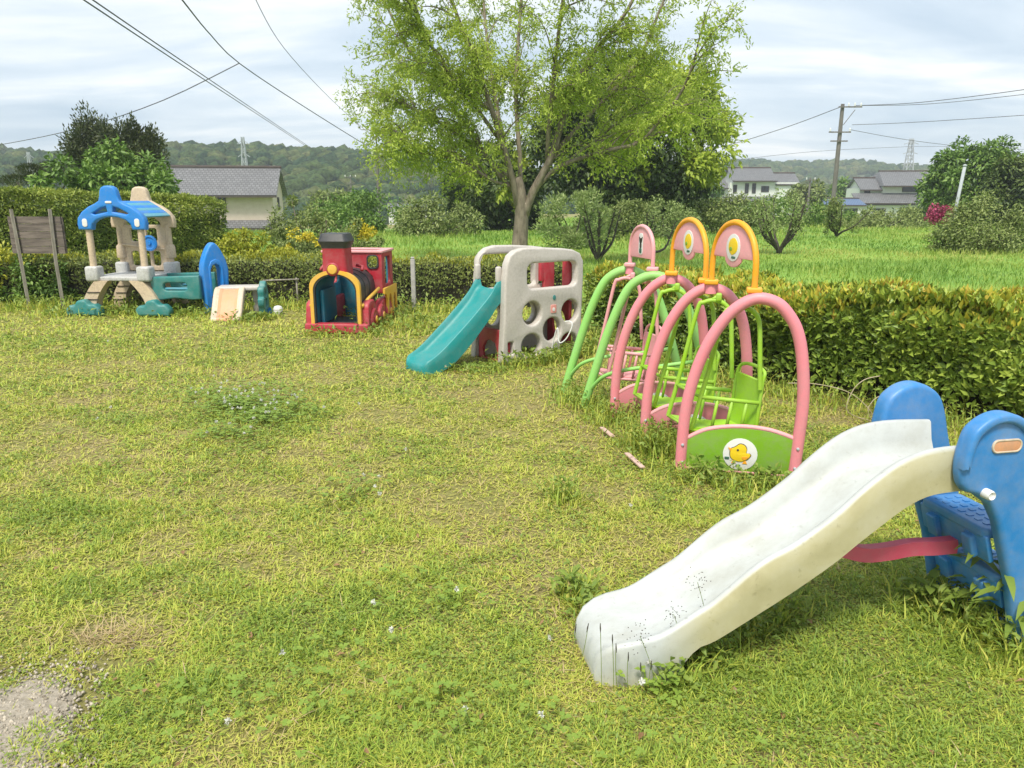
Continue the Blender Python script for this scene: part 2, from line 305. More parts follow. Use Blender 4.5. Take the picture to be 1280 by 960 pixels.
def panel(name, outlines, depth, mat, parent, M4=None, bev=.008, smooth=True, res=2):
    """solid sheet with rounded edges from closed 2D outlines (first = outer, rest = holes)"""
    cu = bpy.data.curves.new('c', 'CURVE'); cu.dimensions = '2D'; cu.fill_mode = 'BOTH'; cu.extrude = max(depth / 2 - bev, 1e-4); cu.bevel_depth = bev; cu.bevel_resolution = res
    if bev: cu.offset = -bev
    for ol in outlines:
        s = cu.splines.new('POLY'); s.points.add(len(ol) - 1)
        for p, q in zip(s.points, ol): p.co = (q[0], q[1], 0, 1)
        s.use_cyclic_u = True
    tmp = bpy.data.objects.new('c', cu); COL.objects.link(tmp); dg = bpy.context.evaluated_depsgraph_get()
    me = bpy.data.meshes.new_from_object(tmp.evaluated_get(dg)); bpy.data.objects.remove(tmp); bpy.data.curves.remove(cu)
    bm = bmesh.new(); bm.from_mesh(me); bmesh.ops.remove_doubles(bm, verts=bm.verts[:], dist=1e-5); bm.to_mesh(me); bm.free(); me.materials.clear()
    if M4 is not None: me.transform(M4)
    o = obj(name, me, mat, parent, smooth); me.set_sharp_from_angle(angle=math.radians(40)); me.name = name; return o
def rrect(x0, y0, x1, y1, r, n=6):
    P = []
    for cx, cy, a in ((x1 - r, y1 - r, 0), (x0 + r, y1 - r, 90), (x0 + r, y0 + r, 180), (x1 - r, y0 + r, 270)):
        for k in range(n + 1): th = math.radians(a + 90 * k / n); P.append((cx + r * math.cos(th), cy + r * math.sin(th)))
    return P
def ell(cx, cy, rx, ry, n=28): return [(cx + rx * math.cos(2 * math.pi * k / n), cy + ry * math.sin(2 * math.pi * k / n)) for k in range(n)]
def spl(P, n=8, closed=False):
    """Catmull-Rom through the points"""
    P = [np.array(p, float) for p in P]; m = len(P); out = []
    for i in range(m if closed else m - 1):
        g_ = (lambda j: P[j % m]) if closed else (lambda j: P[min(max(j, 0), m - 1)])
        a, b, c, d = g_(i - 1), g_(i), g_(i + 1), g_(i + 2)
        for k in range(n): t = k / n; out.append(tuple(.5 * (2 * b + (c - a) * t + (2 * a - 5 * b + 4 * c - d) * t * t + (3 * b - a - 3 * c + d) * t ** 3)))
    if not closed: out.append(tuple(P[-1]))
    return out
def resample(P, n):
    P = np.array(P, float); s = np.r_[0, np.cumsum(np.linalg.norm(np.diff(P, axis=0), axis=1))]; q = np.linspace(0, s[-1], n)
    return np.stack([np.interp(q, s, P[:, k]) for k in range(P.shape[1])], 1)
def unit(a): return a / np.maximum(np.linalg.norm(a, axis=-1, keepdims=True), 1e-9)
def leaves(P, A, N, L, Wd, fold=.25, droop=.1, tint=None, seg=1):
    """leaf faces: P base (n,3), A axis, N rough normal, L length, Wd width -> verts, tris, tint"""
    n = len(P); A = unit(A); Sd = unit(np.cross(A, N)); Nn = np.cross(Sd, A); L = np.broadcast_to(L, (n,))[:, None]; Wd = np.broadcast_to(Wd, (n,))[:, None]
    mid = P + A * L * .45
    l = mid + Sd * Wd * .5 + Nn * Wd * fold; r = mid - Sd * Wd * .5 + Nn * Wd * fold; tip = P + A * L - Nn * L * droop
    if seg == 1:
        V = np.stack([P, l, tip, r], 1).reshape(-1, 3); i = (np.arange(n) * 4)[:, None]; F = np.concatenate([i + [0, 2, 1], i + [0, 3, 2]], 0); k = 4
    else:
        m2 = P + A * L * .75 - Nn * L * droop * .4; l2 = m2 + Sd * Wd * .36 + Nn * Wd * fold * .7; r2 = m2 - Sd * Wd * .36 + Nn * Wd * fold * .7; c = mid - Nn * L * 0
        V = np.stack([P, l, l2, tip, r2, r, c, m2], 1).reshape(-1, 3); i = (np.arange(n) * 8)[:, None]
        F = np.concatenate([i + q for q in ([0, 6, 1], [0, 5, 6], [1, 6, 7], [1, 7, 2], [6, 5, 4], [6, 4, 7], [2, 7, 3], [7, 4, 3])], 0); k = 8
    T = None if tint is None else np.repeat(np.asarray(tint), k)
    return V, F, T
def leaf_obj(name, parts, mat, parent=None):
    V = []; F = []; T = []; b = 0
    for (v, f, t) in parts:
        V.append(v); F.append(f + b); b += len(v); T.append(np.zeros(len(v)) if t is None else t)
    me = np_mesh(name, np.concatenate(V), np.concatenate(F), {'tint': np.concatenate(T)}); return obj(name, me, mat, parent)
def rdir(n): return unit(rng.normal(size=(n, 3)))

# ------------------------------------------------------------------ the setting
def sstep(a, b, x): t = np.clip((x - a) / (b - a), 0, 1); return t * t * (3 - 2 * t)
def tz(x, y):
    x = np.asarray(x, float); y = np.asarray(y, float); k = sstep(-14, -1, x)
    drop = (1 - k) * -3.4 * sstep(34, 56, y) + k * -1.6 * sstep(58, 95, y)
    return drop + (vnoise(x, y, 1.7, 3) - .5) * .03 * (y > .5) * (y < 200)
gx = np.unique(np.r_[-800, -500, np.linspace(-300, -40, 14), np.linspace(-40, -10, 25), np.linspace(-10, 12, 90), np.linspace(12, 60, 36), np.linspace(60, 300, 12), 500, 800])
gy = np.unique(np.r_[-60, -20, -6, np.linspace(-3, 14, 80), np.linspace(14, 70, 56), np.linspace(70, 200, 20), np.linspace(200, 700, 10), 900])
GX, GY = np.meshgrid(gx, gy); GZ = tz(GX, GY); nx, ny = len(gx), len(gy)
I = (np.arange(ny - 1)[:, None] * nx + np.arange(nx - 1)[None]).ravel()
prop(obj('ground', np_mesh('ground', np.stack([GX, GY, GZ], -1).reshape(-1, 3), np.stack([I, I + 1, I + nx + 1, I + nx], 1)), 'earth', None, True), kind='structure')

# bare gravel corner of the yard
cp = [G(-150, 800), G(-40, 845), G(40, 832), G(105, 822), G(122, 850), G(118, 900), G(112, 960), G(70, 1040), G(-200, 1040)]
cp = spl([p[:2] for p in cp], 6, True); cp = [(x + (float(vnoise(x, y, .12, 71)) - .5) * .06, y + (float(vnoise(x, y, .12, 72)) - .5) * .06) for x, y in cp]; cx_ = np.mean(cp, 0)
V = [(cx_[0], cx_[1], float(tz(*cx_)) + .010)] + [(p[0], p[1], float(tz(p[0], p[1])) - .012) for p in cp]; n_ = len(cp)
V = V[:1] + [(cx_[0] * .5 + v[0] * .5, cx_[1] * .5 + v[1] * .5, float(tz((cx_[0] + v[0]) / 2, (cx_[1] + v[1]) / 2)) + .009) for v in V[1:]] + V[1:]
F = [(0, 1 + i, 1 + (i + 1) % n_) for i in range(n_)]; F4 = []
for i in range(n_): a, b = 1 + i, 1 + (i + 1) % n_; F += [(a, a + n_, b + n_), (a, b + n_, b)]
gpat = prop(obj('gravel_patch', np_mesh('gravel_patch', V, F), 'gravel', None, True), kind='structure')
poly = np.array(cp)
def inside(px, py, poly):
    r = np.zeros(len(px), bool); j = len(poly) - 1
    for i in range(len(poly)):
        xi, yi = poly[i]; xj, yj = poly[j]
        r ^= ((yi > py) != (yj > py)) & (px < (xj - xi) * (py - yi) / (yj - yi + 1e-12) + xi); j = i
    return r
q = rng.uniform((-2.2, 1.2), (-1.05, 2.85), (11000, 2)); jq = rng.normal(0, .06, q.shape); q = q[inside(q[:, 0] + jq[:, 0], q[:, 1] + jq[:, 1], poly)]
ico = bmesh.new(); bmesh.ops.create_icosphere(ico, subdivisions=1, radius=1); ico.verts.index_update()
IV1 = np.array([v.co for v in ico.verts]); IF1 = np.array([[v.index for v in f.verts] for f in ico.faces]); ico.free()
ico = bmesh.new(); bmesh.ops.create_icosphere(ico, subdivisions=2, radius=1); ico.verts.index_update()
IV2 = np.array([v.co for v in ico.verts]); IF2 = np.array([[v.index for v in f.verts] for f in ico.faces]); ico.free()
OV = np.array([(1, 0, 0), (-1, 0, 0), (0, 1, 0), (0, -1, 0), (0, 0, 1), (0, 0, -1)], float); OF = np.array([(0, 2, 4), (2, 1, 4), (1, 3, 4), (3, 0, 4), (2, 0, 5), (1, 2, 5), (3, 1, 5), (0, 3, 5)])
def blobs(C, R, TV, TF, jit=.25):
    """many jittered copies of a template solid; R (n,3)"""
    n, k = len(C), len(TV); V = C[:, None] + TV[None] * R[:, None] * (1 + rng.uniform(-jit, jit, (n, k, 1))); F = (np.arange(n)[:, None, None] * k + TF[None]).reshape(-1, TF.shape[1]); return V.reshape(-1, 3), F
r_ = rng.uniform(.0025, .008, (len(q), 1)) * rng.uniform(.6, 1.3, (len(q), 3))
V, F = blobs(np.c_[q, tz(q[:, 0], q[:, 1]) + .009], r_, OV, OF); gs = obj('gravel', np_mesh('gravel', V, F), None)
_, t, b, o = base_mat('pebble'); g = nn(t, 'ShaderNodeNewGeometry'); r = ramp(t, [(0, (.18, .15, .11)), (1, (.52, .46, .37))]); link(t, g.outputs['Random Per Island'], r.inputs[0]); link(t, r.outputs[0], b.inputs['Base Color']); b.inputs['Roughness'].default_value = .9
gs.data.materials.append(M('pebble')); prop(gs, 'loose grey gravel on the bare corner of the yard', 'gravel', kind='stuff')

# ---- hills with woods
def hill(name, label, ridge, D, depth, crown, ncr, seed):
    xs = np.array([AT(x, y, D)[0] for x, y in ridge]); zs = np.array([AT(x, y, D)[2] for x, y in ridge]) - crown * .9
    X = np.linspace(xs[0], xs[-1], 90); Zr = np.interp(X, xs, zs); T = np.linspace(0, 1, 16); V = []
    for t_ in T:
        prof = math.sin(t_ * math.pi * .62 + 0.0) if t_ < .81 else math.sin(.81 * math.pi * .62)
        Yv = D - depth + t_ * depth * 1.24
        V.append(np.stack([X, np.full_like(X, Yv) + (vnoise(X, X * 0 + t_ * 40, 40, seed) - .5) * depth * .25, -5 + (Zr + 5) * prof * (.86 + .14 * vnoise(X, X * 0 + t_ * 60, 35, seed + 2) * (1 if t_ < .75 else 1))], 1))
    n = len(X); k = len(T); V = np.concatenate(V); I = (np.arange(k - 1)[:, None] * n + np.arange(n - 1)[None]).ravel()
    prop(obj('hill', np_mesh('hill', V, np.stack([I, I + 1, I + n + 1, I + n], 1)), 'hill_earth', None, True), kind='structure')
    ii = rng.uniform(0, n - 1.001, ncr); jj = rng.uniform(0, .84, ncr) * (k - 1); a = ii.astype(int); c = jj.astype(int); fa = (ii - a)[:, None]; fc = (jj - c)[:, None]
    Pt = (V[c * n + a] * (1 - fa) + V[c * n + a + 1] * fa) * (1 - fc) + (V[(c + 1) * n + a] * (1 - fa) + V[(c + 1) * n + a + 1] * fa) * fc
    s = crown * rng.uniform(.5, 1.3, (ncr, 1)); R = np.c_[s, s, s * rng.uniform(.7, 1.05, (ncr, 1))]; Pt[:, 2] += R[:, 2] * .4; Pt[:, :2] += rng.normal(0, crown * .5, (ncr, 2))
    q1, q2 = IV1 @ np.array(Matrix.Rotation(.55, 3, 'X')), IV1 @ np.array(Matrix.Rotation(.9, 3, 'Y')); h_ = ncr // 2
    va, fa_ = blobs(Pt[:h_], R[:h_], q1, IF1, .2); vb, fb_ = blobs(Pt[h_:], R[h_:], q2, IF1, .2); v1 = np.concatenate([va, vb]); f1 = np.concatenate([fa_, fb_ + len(va)])
    hw_ = leaf_obj('hill_wood', [(v1, f1, None)], 'hill_leaf'); hw_.data.shade_smooth(); prop(hw_, label, 'woodland', kind='stuff')
hill('hill', 'mixed green and olive woodland covering the long low hill behind the tiled house', [(-260, 200), (-100, 186), (0, 181), (60, 187), (110, 194), (200, 191), (230, 184), (300, 180), (380, 183), (430, 189), (500, 196), (560, 205), (640, 216), (760, 222), (900, 228)], 340, 190, 2.7, 6500, 1)
hill('hill', 'bluish distant woodland on the ridge behind the white houses and utility pole', [(560, 222), (700, 208), (800, 203), (880, 204), (940, 199), (1000, 203), (1060, 204), (1100, 206), (1180, 211), (1250, 219), (1350, 214), (1500, 210)], 620, 220, 4.2, 3800, 5)

# ---- hedges
def hedge(name, label, front, thick, heights, leaf, wl, dens, mat, newmat=None, core_in=.1, lower_bare=0, bump=.07, seed=1, upmix=.35, tint_fn=None, seg=1, newtop=.1, side_ends=True):
    """swept hedge: `front` = polyline of its near face at the ground, thickness to the left of travel"""
    fr = resample([(p[0], p[1]) for p in spl([tuple(p) for p in front], 8)], 60); tg = np.gradient(fr, axis=0); tg = unit(tg); nb = np.stack([-tg[:, 1], tg[:, 0]], 1)
    hs = np.interp(np.linspace(0, 1, 60), np.linspace(0, 1, len(heights)), heights); rings = []
    o = thing(name, label, 'hedge', (fr[30][0], fr[30][1], 0)); org = np.array([fr[30][0], fr[30][1], 0])
    for i in range(60):
        z0 = float(tz(*fr[i])) - .05; ring = []
        for (a, b) in ((0, 0), (0, .5), (0, 1), (.5, 1), (1, 1), (1, .5), (1, 0)):
            aa = core_in + a * (thick - 2 * core_in); hh = (hs[i] - core_in) * b; w_ = (random.random() - .5) * .06
            p = fr[i] + nb[i] * (aa + w_); ring.append((p[0] - org[0], p[1] - org[1], z0 + .05 + hh + (random.random() - .5) * .05 * (b > 0)))
        rings.append(ring)
    mb = MB(); mb.loft(rings); mb.build('branches', 'twig_core', o, False)
    Ltot = np.linalg.norm(np.diff(fr, axis=0), axis=1).sum()
    def faces(n, face):
        i = rng.uniform(0, 58.999, n); a = i.astype(int); f_ = (i - a)[:, None]; p = fr[a] * (1 - f_) + fr[a + 1] * f_; nbv = unit(nb[a]); H = hs[a] * (1 - f_[:, 0]) + hs[a + 1] * f_[:, 0]
        z0 = tz(p[:, 0], p[:, 1]); dep = np.abs(rng.normal(0, .06, n))
        if face in ('front', 'back'):
            h = rng.uniform(0, 1, n) ** .9 * H; h = np.where(h < lower_bare * rng.uniform(.4, 1.3, n), rng.uniform(.5, 1, n) * H, h); s_ = i * 1.0
            bm_ = (vnoise(s_ * Ltot / 60, h, .35, seed) - .5) * bump * 2 + (vnoise(s_ * Ltot / 60, h, 1.1, seed + 4) - .5) * bump * 2
            rnd = np.clip((h / H - .82) / .18, 0, 1) ** 2 * .12
            off = (dep - bm_ + rnd) if face == 'front' else (thick - dep + bm_ - rnd); q_ = p + nbv * off[:, None]; nrm = np.c_[(-nbv if face == 'front' else nbv), np.full(n, .35)]
            P = np.c_[q_, z0 + h]; hf = h / H
        elif face == 'top':
            w = rng.uniform(.03, .97, n) * thick; q_ = p + nbv * w[:, None]; bm_ = (vnoise(q_[:, 0], q_[:, 1], .3, seed + 7) - .5) * bump * 2.4
            P = np.c_[q_, z0 + H - dep * .8 + bm_]; nrm = np.c_[np.zeros((n, 2)), np.ones(n)]; hf = np.ones(n)
        return P, unit(nrm), hf
    parts = []; pn = []; area = {'front': Ltot * np.mean(hs), 'top': Ltot * thick, 'back': Ltot * np.mean(hs) * .25}
    for fc in area:
        n = int(area[fc] * dens); P, N, hf = faces(n, fc); A = unit(N * .7 + rdir(n) * .8 + np.array([0, 0, upmix])); Nn = unit(N + rdir(n) * .5)
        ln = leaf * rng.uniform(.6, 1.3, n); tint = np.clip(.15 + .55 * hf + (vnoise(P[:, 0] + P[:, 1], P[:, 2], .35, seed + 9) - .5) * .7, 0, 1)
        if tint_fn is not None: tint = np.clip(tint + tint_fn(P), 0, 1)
        P = P - org
        if newmat:
            # fresh shoots at and near the top
            pr = np.clip((hf - (1 - newtop)) / newtop, 0, 1) * np.clip(vnoise(P[:, 0], P[:, 1], .3, seed + 3) * 1.5, .25, 1); k = rng.uniform(0, 1, n) < pr
            if k.any(): pn.append(leaves(P[k], unit(A[k] + [0, 0, .5]), Nn[k], ln[k] * 1.05, wl * ln[k] * .9, seg=seg))
            P, A, Nn, ln, tint = P[~k], A[~k], Nn[~k], ln[~k], tint[~k]
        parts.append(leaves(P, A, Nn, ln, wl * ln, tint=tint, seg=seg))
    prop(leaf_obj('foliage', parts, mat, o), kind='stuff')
    if pn: prop(leaf_obj('new_shoots', pn, newmat, o), kind='stuff')
    return o

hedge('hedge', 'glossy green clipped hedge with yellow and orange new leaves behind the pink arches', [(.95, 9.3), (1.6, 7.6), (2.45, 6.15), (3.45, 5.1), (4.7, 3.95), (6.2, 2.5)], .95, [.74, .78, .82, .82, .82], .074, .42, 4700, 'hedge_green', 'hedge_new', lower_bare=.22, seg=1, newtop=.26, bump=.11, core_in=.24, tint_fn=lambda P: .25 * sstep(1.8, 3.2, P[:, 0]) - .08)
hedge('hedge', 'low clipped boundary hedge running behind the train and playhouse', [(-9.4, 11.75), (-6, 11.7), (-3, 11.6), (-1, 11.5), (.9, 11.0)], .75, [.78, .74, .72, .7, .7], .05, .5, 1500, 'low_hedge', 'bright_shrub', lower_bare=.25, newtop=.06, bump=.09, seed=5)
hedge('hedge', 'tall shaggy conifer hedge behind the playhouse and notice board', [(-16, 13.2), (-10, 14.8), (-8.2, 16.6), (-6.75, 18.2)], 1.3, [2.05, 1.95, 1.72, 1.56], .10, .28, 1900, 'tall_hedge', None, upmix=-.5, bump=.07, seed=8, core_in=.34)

# ---- trees
def limb(mb, P, r0, r1, seg=8, n=None):
    Q = resample(spl(P, 6), n or max(4, len(P) * 3)); mb.tube(Q, np.linspace(r0, r1, len(Q)), seg); return Q
def clump_tree(name, label, cat, base, crown_c, R, ncl, nl, leaf, wl, mat, group=None, clr=.28, trunk=.16, bark='dark_bark', mat2=None, frac2=0, flat=1.0, droop=.1, hollow=.35, spike=0, nlimb=7, side2=None):
    bx, by = base[0], base[1]; z0 = float(tz(bx, by)); o = thing(name, label, cat, (bx, by, z0), 0, group)
    c = np.array([crown_c[0] - bx, crown_c[1] - by, crown_c[2] - z0]); R = np.array(R, float)
    d = rdir(ncl); rr = rng.uniform(hollow, 1, (ncl, 1)) ** .6; cc = c + d * R * rr * (1 + rng.uniform(-.12, .15, (ncl, 1)))
    cc[:, 2] = np.maximum(cc[:, 2], .1 + R[2] * .1)
    mb = MB(); fork = np.array([0, 0, max(.15, (c[2] - R[2]) * .8)]); limb(mb, [(0, 0, -.1), tuple(fork * .5 + [rng.normal(0, trunk * .5), 0, 0]), tuple(fork)], trunk, trunk * .75)
    for k in range(nlimb):
        e_ = cc[rng.integers(ncl)]; limb(mb, [tuple(fork), tuple(fork * .45 + e_ * .55 + rng.normal(0, .1, 3) * R * .6), tuple(e_)], trunk * .5, trunk * .1, 6)
    mb.build('trunk', bark, o, True)
    n = ncl * nl; k = np.repeat(np.arange(ncl), nl); cs = clr * R.mean() * rng.uniform(.6, 1.35, ncl)[k][:, None] * np.array([1, 1, flat])
    dd = rdir(n); rad = rng.uniform(.3, 1.05, (n, 1)); P = cc[k] + dd * cs * rad
    if spike: P[:, 2] += np.maximum(0, dd[:, 2]) ** 3 * spike * rng.uniform(0, 1, n)
    A = unit(dd + rdir(n) * .8 + np.array([0, 0, -droop * 3])); N = unit(dd + rdir(n) * .4 + [0, 0, .6]); ln = leaf * rng.uniform(.6, 1.35, n)
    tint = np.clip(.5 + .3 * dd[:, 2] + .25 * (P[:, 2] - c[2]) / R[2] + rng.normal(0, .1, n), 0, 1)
    P[:, 2] = np.maximum(P[:, 2], .02)
    if mat2:
        w_ = vnoise(P[:, 0] + 50, P[:, 2] + 50, R.mean() * .35, 11) * .7 + .3 * (P[:, 2] - c[2] + R[2]) / (2 * R[2])
        if side2 is not None: w_ = w_ + side2 * (P[:, 0] - c[0]) / R[0]
        th_ = np.quantile(w_, 1 - frac2); m2 = w_ > th_
        prop(leaf_obj('new_leaves', [leaves(P[m2], A[m2], N[m2], ln[m2], wl * ln[m2], droop=droop, tint=tint[m2])], mat2, o), kind='stuff'); P, A, N, ln, tint = P[~m2], A[~m2], N[~m2], ln[~m2], tint[~m2]
    prop(leaf_obj('crown', [leaves(P, A, N, ln, wl * ln, droop=droop, tint=tint)], mat, o), kind='stuff'); return o

# the big multi-stemmed tree in the field
def big_tree(D=18.0):
    base = AT(646, 335, D); z0 = 0.0; o = thing('field_tree', 'large light green tree with many upright stems standing in the field behind the climber', 'tree', (base[0], D, z0)); org = np.array([base[0], D, 0.])
    pp = lambda x, y, dy=0: AT(x, y, D + dy) - org
    mb = MB(); limb(mb, [np.array([.02, 0, -.15]), pp(650, 300), pp(652, 268), pp(650, 240), pp(646, 222)], .22, .12, 12)
    stems = [([(654, 275), (666, 240), (690, 195), (706, 140), (736, 75), (780, 20), (815, -50)], -.5, 0.102), ([(648, 262), (640, 222), (622, 160), (598, 90), (568, 10), (545, -60)], -1.2, 0.082), ([(650, 250), (650, 200), (645, 120), (650, 20), (660, -80)], .9, 0.061),
             ([(646, 242), (622, 216), (588, 165), (548, 110), (510, 60), (480, 0)], .6, 0.058), ([(668, 238), (700, 208), (760, 188), (800, 178), (825, 150), (852, 115), (868, 75)], -1.5, 0.058), ([(644, 235), (612, 224), (575, 200), (530, 192), (505, 180)], -1.3, 0.034),
             ([(684, 205), (686, 160), (694, 80), (705, -10), (720, -80)], -2.0, 0.054), ([(636, 205), (624, 150), (610, 60), (602, -30)], 1.8, 0.054), ([(690, 195), (735, 145), (795, 80), (830, 0), (860, -60)], 1.6, 0.058), ([(628, 180), (585, 120), (535, 50), (505, -40)], -2.2, 0.048), ([(700, 208), (745, 175), (805, 130), (850, 130)], 2.2, 0.034), ([(640, 225), (575, 170), (515, 135), (480, 125)], 1.9, 0.034)]
    B, Dr, tw = [], [], MB()
    for (px, dy, r0) in stems:
        k = len(px); P = [pp(x, y, dy * (i / (k - 1)) ** 1.2) for i, (x, y) in enumerate(px)]; Q = limb(mb, P, r0, .025, 8, 18); Lq = len(Q)
        for j in range(22):
            i = rng.integers(4, Lq); p = Q[i]; t_ = unit(Q[min(i + 1, Lq - 1)] - Q[i - 1]); out = unit(np.array([p[0], p[1], 0]) + rng.normal(0, .5, 3) * [1, 1, 0]); dr = unit(t_ * .8 + out * .7 + rdir(1)[0] * .7 + [0, 0, .15])
            Ls = rng.uniform(.6, 1.35); e_ = p + dr * Ls + np.array([0, 0, -.12 * Ls]); m_ = p + dr * Ls * .5 + np.array([0, 0, .08]); q_ = resample(spl([p, m_, e_], 4), 7); tw.tube(q_, np.linspace(.022, .006, 7), 5)
            for h in range(9):
                s_ = q_[rng.integers(1, 7)]; d2 = unit(dr * .6 + rdir(1)[0] + [0, 0, -.05]); l2 = rng.uniform(.3, .75); m = 35; u_ = rng.uniform(.1, 1, m)[:, None]
                pts = s_ + d2 * l2 * u_ + np.array([0, 0, -.18]) * u_ ** 2; B.append(pts); Dr.append(np.tile(d2, (m, 1)))
                if h < 4: tw.tube([s_, s_ + d2 * l2 * .5, s_ + d2 * l2 + [0, 0, -.15]], [.006, .004, .002], 4)
    mb.build('trunk', 'bark', o, True); tw.build('twigs', 'bark', o, True)
    B = np.concatenate(B); Dr = np.concatenate(Dr); n = len(B); A = unit(Dr * .6 + rdir(n) * .9 + [0, 0, -.4]); ln = rng.uniform(.05, .12, n)
    prop(leaf_obj('crown', [leaves(B + rng.normal(0, .05, B.shape), A, rdir(n), ln, ln * .34, droop=.15)], 'willow_leaf', o), kind='stuff')
big_tree()
X = lambda x, y, D: AT(x, y, D)
def ct(name, label, cat, px0, px1, py0, py1, D, ncl, nl, leaf, wl, mat, **k):
    """a crown that spans these picture rows and columns at depth D; it stands on the ground below"""
    a = AT((px0 + px1) / 2, (py0 + py1) / 2, D); rx = (px1 - px0) / 2 / FPX * D * 1.0; rz = (py1 - py0) / 2 / FPX * D; ry = k.pop('ry', rx * .8)
    return clump_tree(name, label, cat, (a[0] + k.pop('dx', 0), D), a, (rx, ry, rz), ncl, int(nl * 1.6), leaf * .74, wl, mat, **k)
ct('evergreen_tree', 'huge dark evergreen tree with pale new growth behind the many-stemmed tree', 'tree', 690, 898, 80, 268, 37, 150, 240, .34, .5, 'evergreen_leaf', mat2='spring_leaf', frac2=.36, side2=.35, clr=.24, trunk=.4, hollow=.5, dx=-.5)
ct('evergreen_tree', 'dark round evergreen tree hidden low behind the left of the many-stemmed tree', 'tree', 560, 700, 178, 285, 40, 60, 160, .34, .5, 'evergreen_leaf', mat2='spring_leaf', frac2=.2, clr=.27, trunk=.25)
ct('conifer_tree', 'dark spiky conifer rising behind the tall hedge and broadleaf tree', 'tree', 84, 203, 152, 240, 30, 95, 190, .17, .4, 'conifer_leaf', clr=.22, trunk=.2, spike=.35, hollow=.2, droop=-.15)
ct('broadleaf_tree', 'rounded glossy green broadleaf tree just behind the tall hedge', 'tree', 70, 212, 196, 275, 26, 60, 150, .26, .45, 'broad_leaf', clr=.25, trunk=.14)
for (x0, x1, y0, y1) in ((28, 50, 207, 220), (55, 78, 204, 217), (40, 66, 216, 230)): pass
def cloud_pine():
    c = AT(52, 235, 27); o = thing('cloud_pine', 'clipped cloud pine with flat dark pads above the tall hedge', 'tree', (c[0], 27, 0)); mb = MB(); limb(mb, [(0, 0, -.1), (.15, 0, 1.0), (-.1, 0, 1.9), (.2, 0, 2.5)], .12, .05)
    for (x, y, rx) in ((38, 213, .45), (66, 210, .5), (52, 223, .55), (86, 222, .4), (20, 226, .5)):
        p = AT(x, y, 27) - np.array([c[0], 27, 0]); limb(mb, [(0, 0, 1.4), tuple(p * .6 + [0, 0, .4]), tuple(p)], .05, .02, 6); n = 900; d = rdir(n); P = p + d * [rx, rx, .2] * rng.uniform(.5, 1, (n, 1)); A = unit(d + [0, 0, .8] + rdir(n) * .4)
        prop(leaf_obj('foliage_pad', [leaves(P, A, d, rng.uniform(.06, .12, n), .03)], 'conifer_leaf', o), kind='stuff')
    mb.build('trunk', 'dark_bark', o, True)
cloud_pine()
SH = 'shrubs along the far side of the field'
ct('shrub', 'leafy bright green bush growing behind the notice board', 'shrub', -40, 50, 304, 395, 11.75, 34, 90, .085, .5, 'broad_leaf', mat2='bright_shrub', frac2=.25, clr=.3, trunk=.03)
ct('shrub', 'smaller leafy bush between the notice board and the play tower', 'shrub', 48, 104, 318, 392, 11.9, 26, 80, .08, .5, 'broad_leaf', clr=.3, trunk=.03)
ct('shrub', 'bright yellow-green clipped shrub at the end of the tall hedge', 'shrub', 282, 342, 290, 330, 16, 26, 110, .10, .5, 'bright_shrub', clr=.32, trunk=.04)
ct('shrub', 'olive shrub with tangled brown branches between the tiled house and the train', 'shrub', 330, 425, 248, 325, 17, 40, 90, .10, .45, 'olive_leaf', clr=.24, trunk=.07, nlimb=16, bark='bark')
ct('shrub', 'small shrub covered in yellow blossom beside the train chimney', 'shrub', 350, 400, 290, 330, 14, 22, 60, .07, .6, 'olive_leaf', mat2='yellow_bloom', frac2=.3, clr=.3, trunk=.03)
ct('shrub', 'yellow-leaved sprawling shrub behind the cab of the train', 'shrub', 412, 478, 278, 325, 16, 26, 70, .09, .5, 'olive_leaf', mat2='yellow_bloom', frac2=.18, clr=.25, trunk=.04, nlimb=14, bark='bark')
ct('shrub', 'leafy green shrub at the foot of the thin dark pole', 'shrub', 395, 520, 242, 292, 36, 40, 90, .22, .5, 'broad_leaf', clr=.28, trunk=.08, group=None)
ct('shrub', 'broad olive shrub left of the many-stemmed tree at the field edge', 'shrub', 490, 600, 248, 300, 33, 46, 90, .2, .45, 'olive_leaf', clr=.27, trunk=.08)
ct('shrub', 'grey-green shrub with upright shoots right of the many-stemmed trunk', 'shrub', 672, 762, 240, 318, 25, 44, 90, .15, .35, 'dusty_leaf', clr=.27, trunk=.07, droop=-.2)
ct('shrub', 'dull olive shrub in front of the huge evergreen', 'shrub', 790, 872, 250, 300, 32, 36, 90, .17, .4, 'dusty_leaf', clr=.27, trunk=.07)
ct('shrub', 'wide mid-green shrub between the huge evergreen and the twiggy fruit tree', 'shrub', 868, 955, 246, 292, 36, 36, 90, .2, .45, 'olive_leaf', clr=.27, trunk=.07)
ct('shrub', 'low shrub beneath the white house with two grey roofs', 'shrub', 905, 1030, 252, 286, 44, 40, 90, .24, .45, 'broad_leaf', clr=.27, trunk=.07)
ct('shrub', 'spreading shrub in front of the cream house', 'shrub', 1055, 1170, 269, 294, 42, 40, 90, .22, .45, 'olive_leaf', clr=.27, trunk=.07)
ct('shrub', 'pale shrub by the cream house garden wall', 'shrub', 1120, 1165, 262, 282, 50, 20, 80, .25, .45, 'dusty_leaf', clr=.3, trunk=.06)
ct('shrub', 'large rounded olive shrub standing in the field near the leaning white post', 'shrub', 1168, 1296, 244, 330, 23, 60, 120, .13, .45, 'olive_leaf', clr=.26, trunk=.08)
ct('broadleaf_tree', 'rounded deep green tree right of the cream house', 'tree', 1162, 1268, 182, 285, 46, 70, 150, .36, .45, 'broad_leaf', clr=.26, trunk=.25)
ct('evergreen_tree', 'very dark tree behind the leaning white post', 'tree', 1245, 1345, 188, 290, 42, 60, 150, .34, .45, 'evergreen_leaf', clr=.27, trunk=.25)
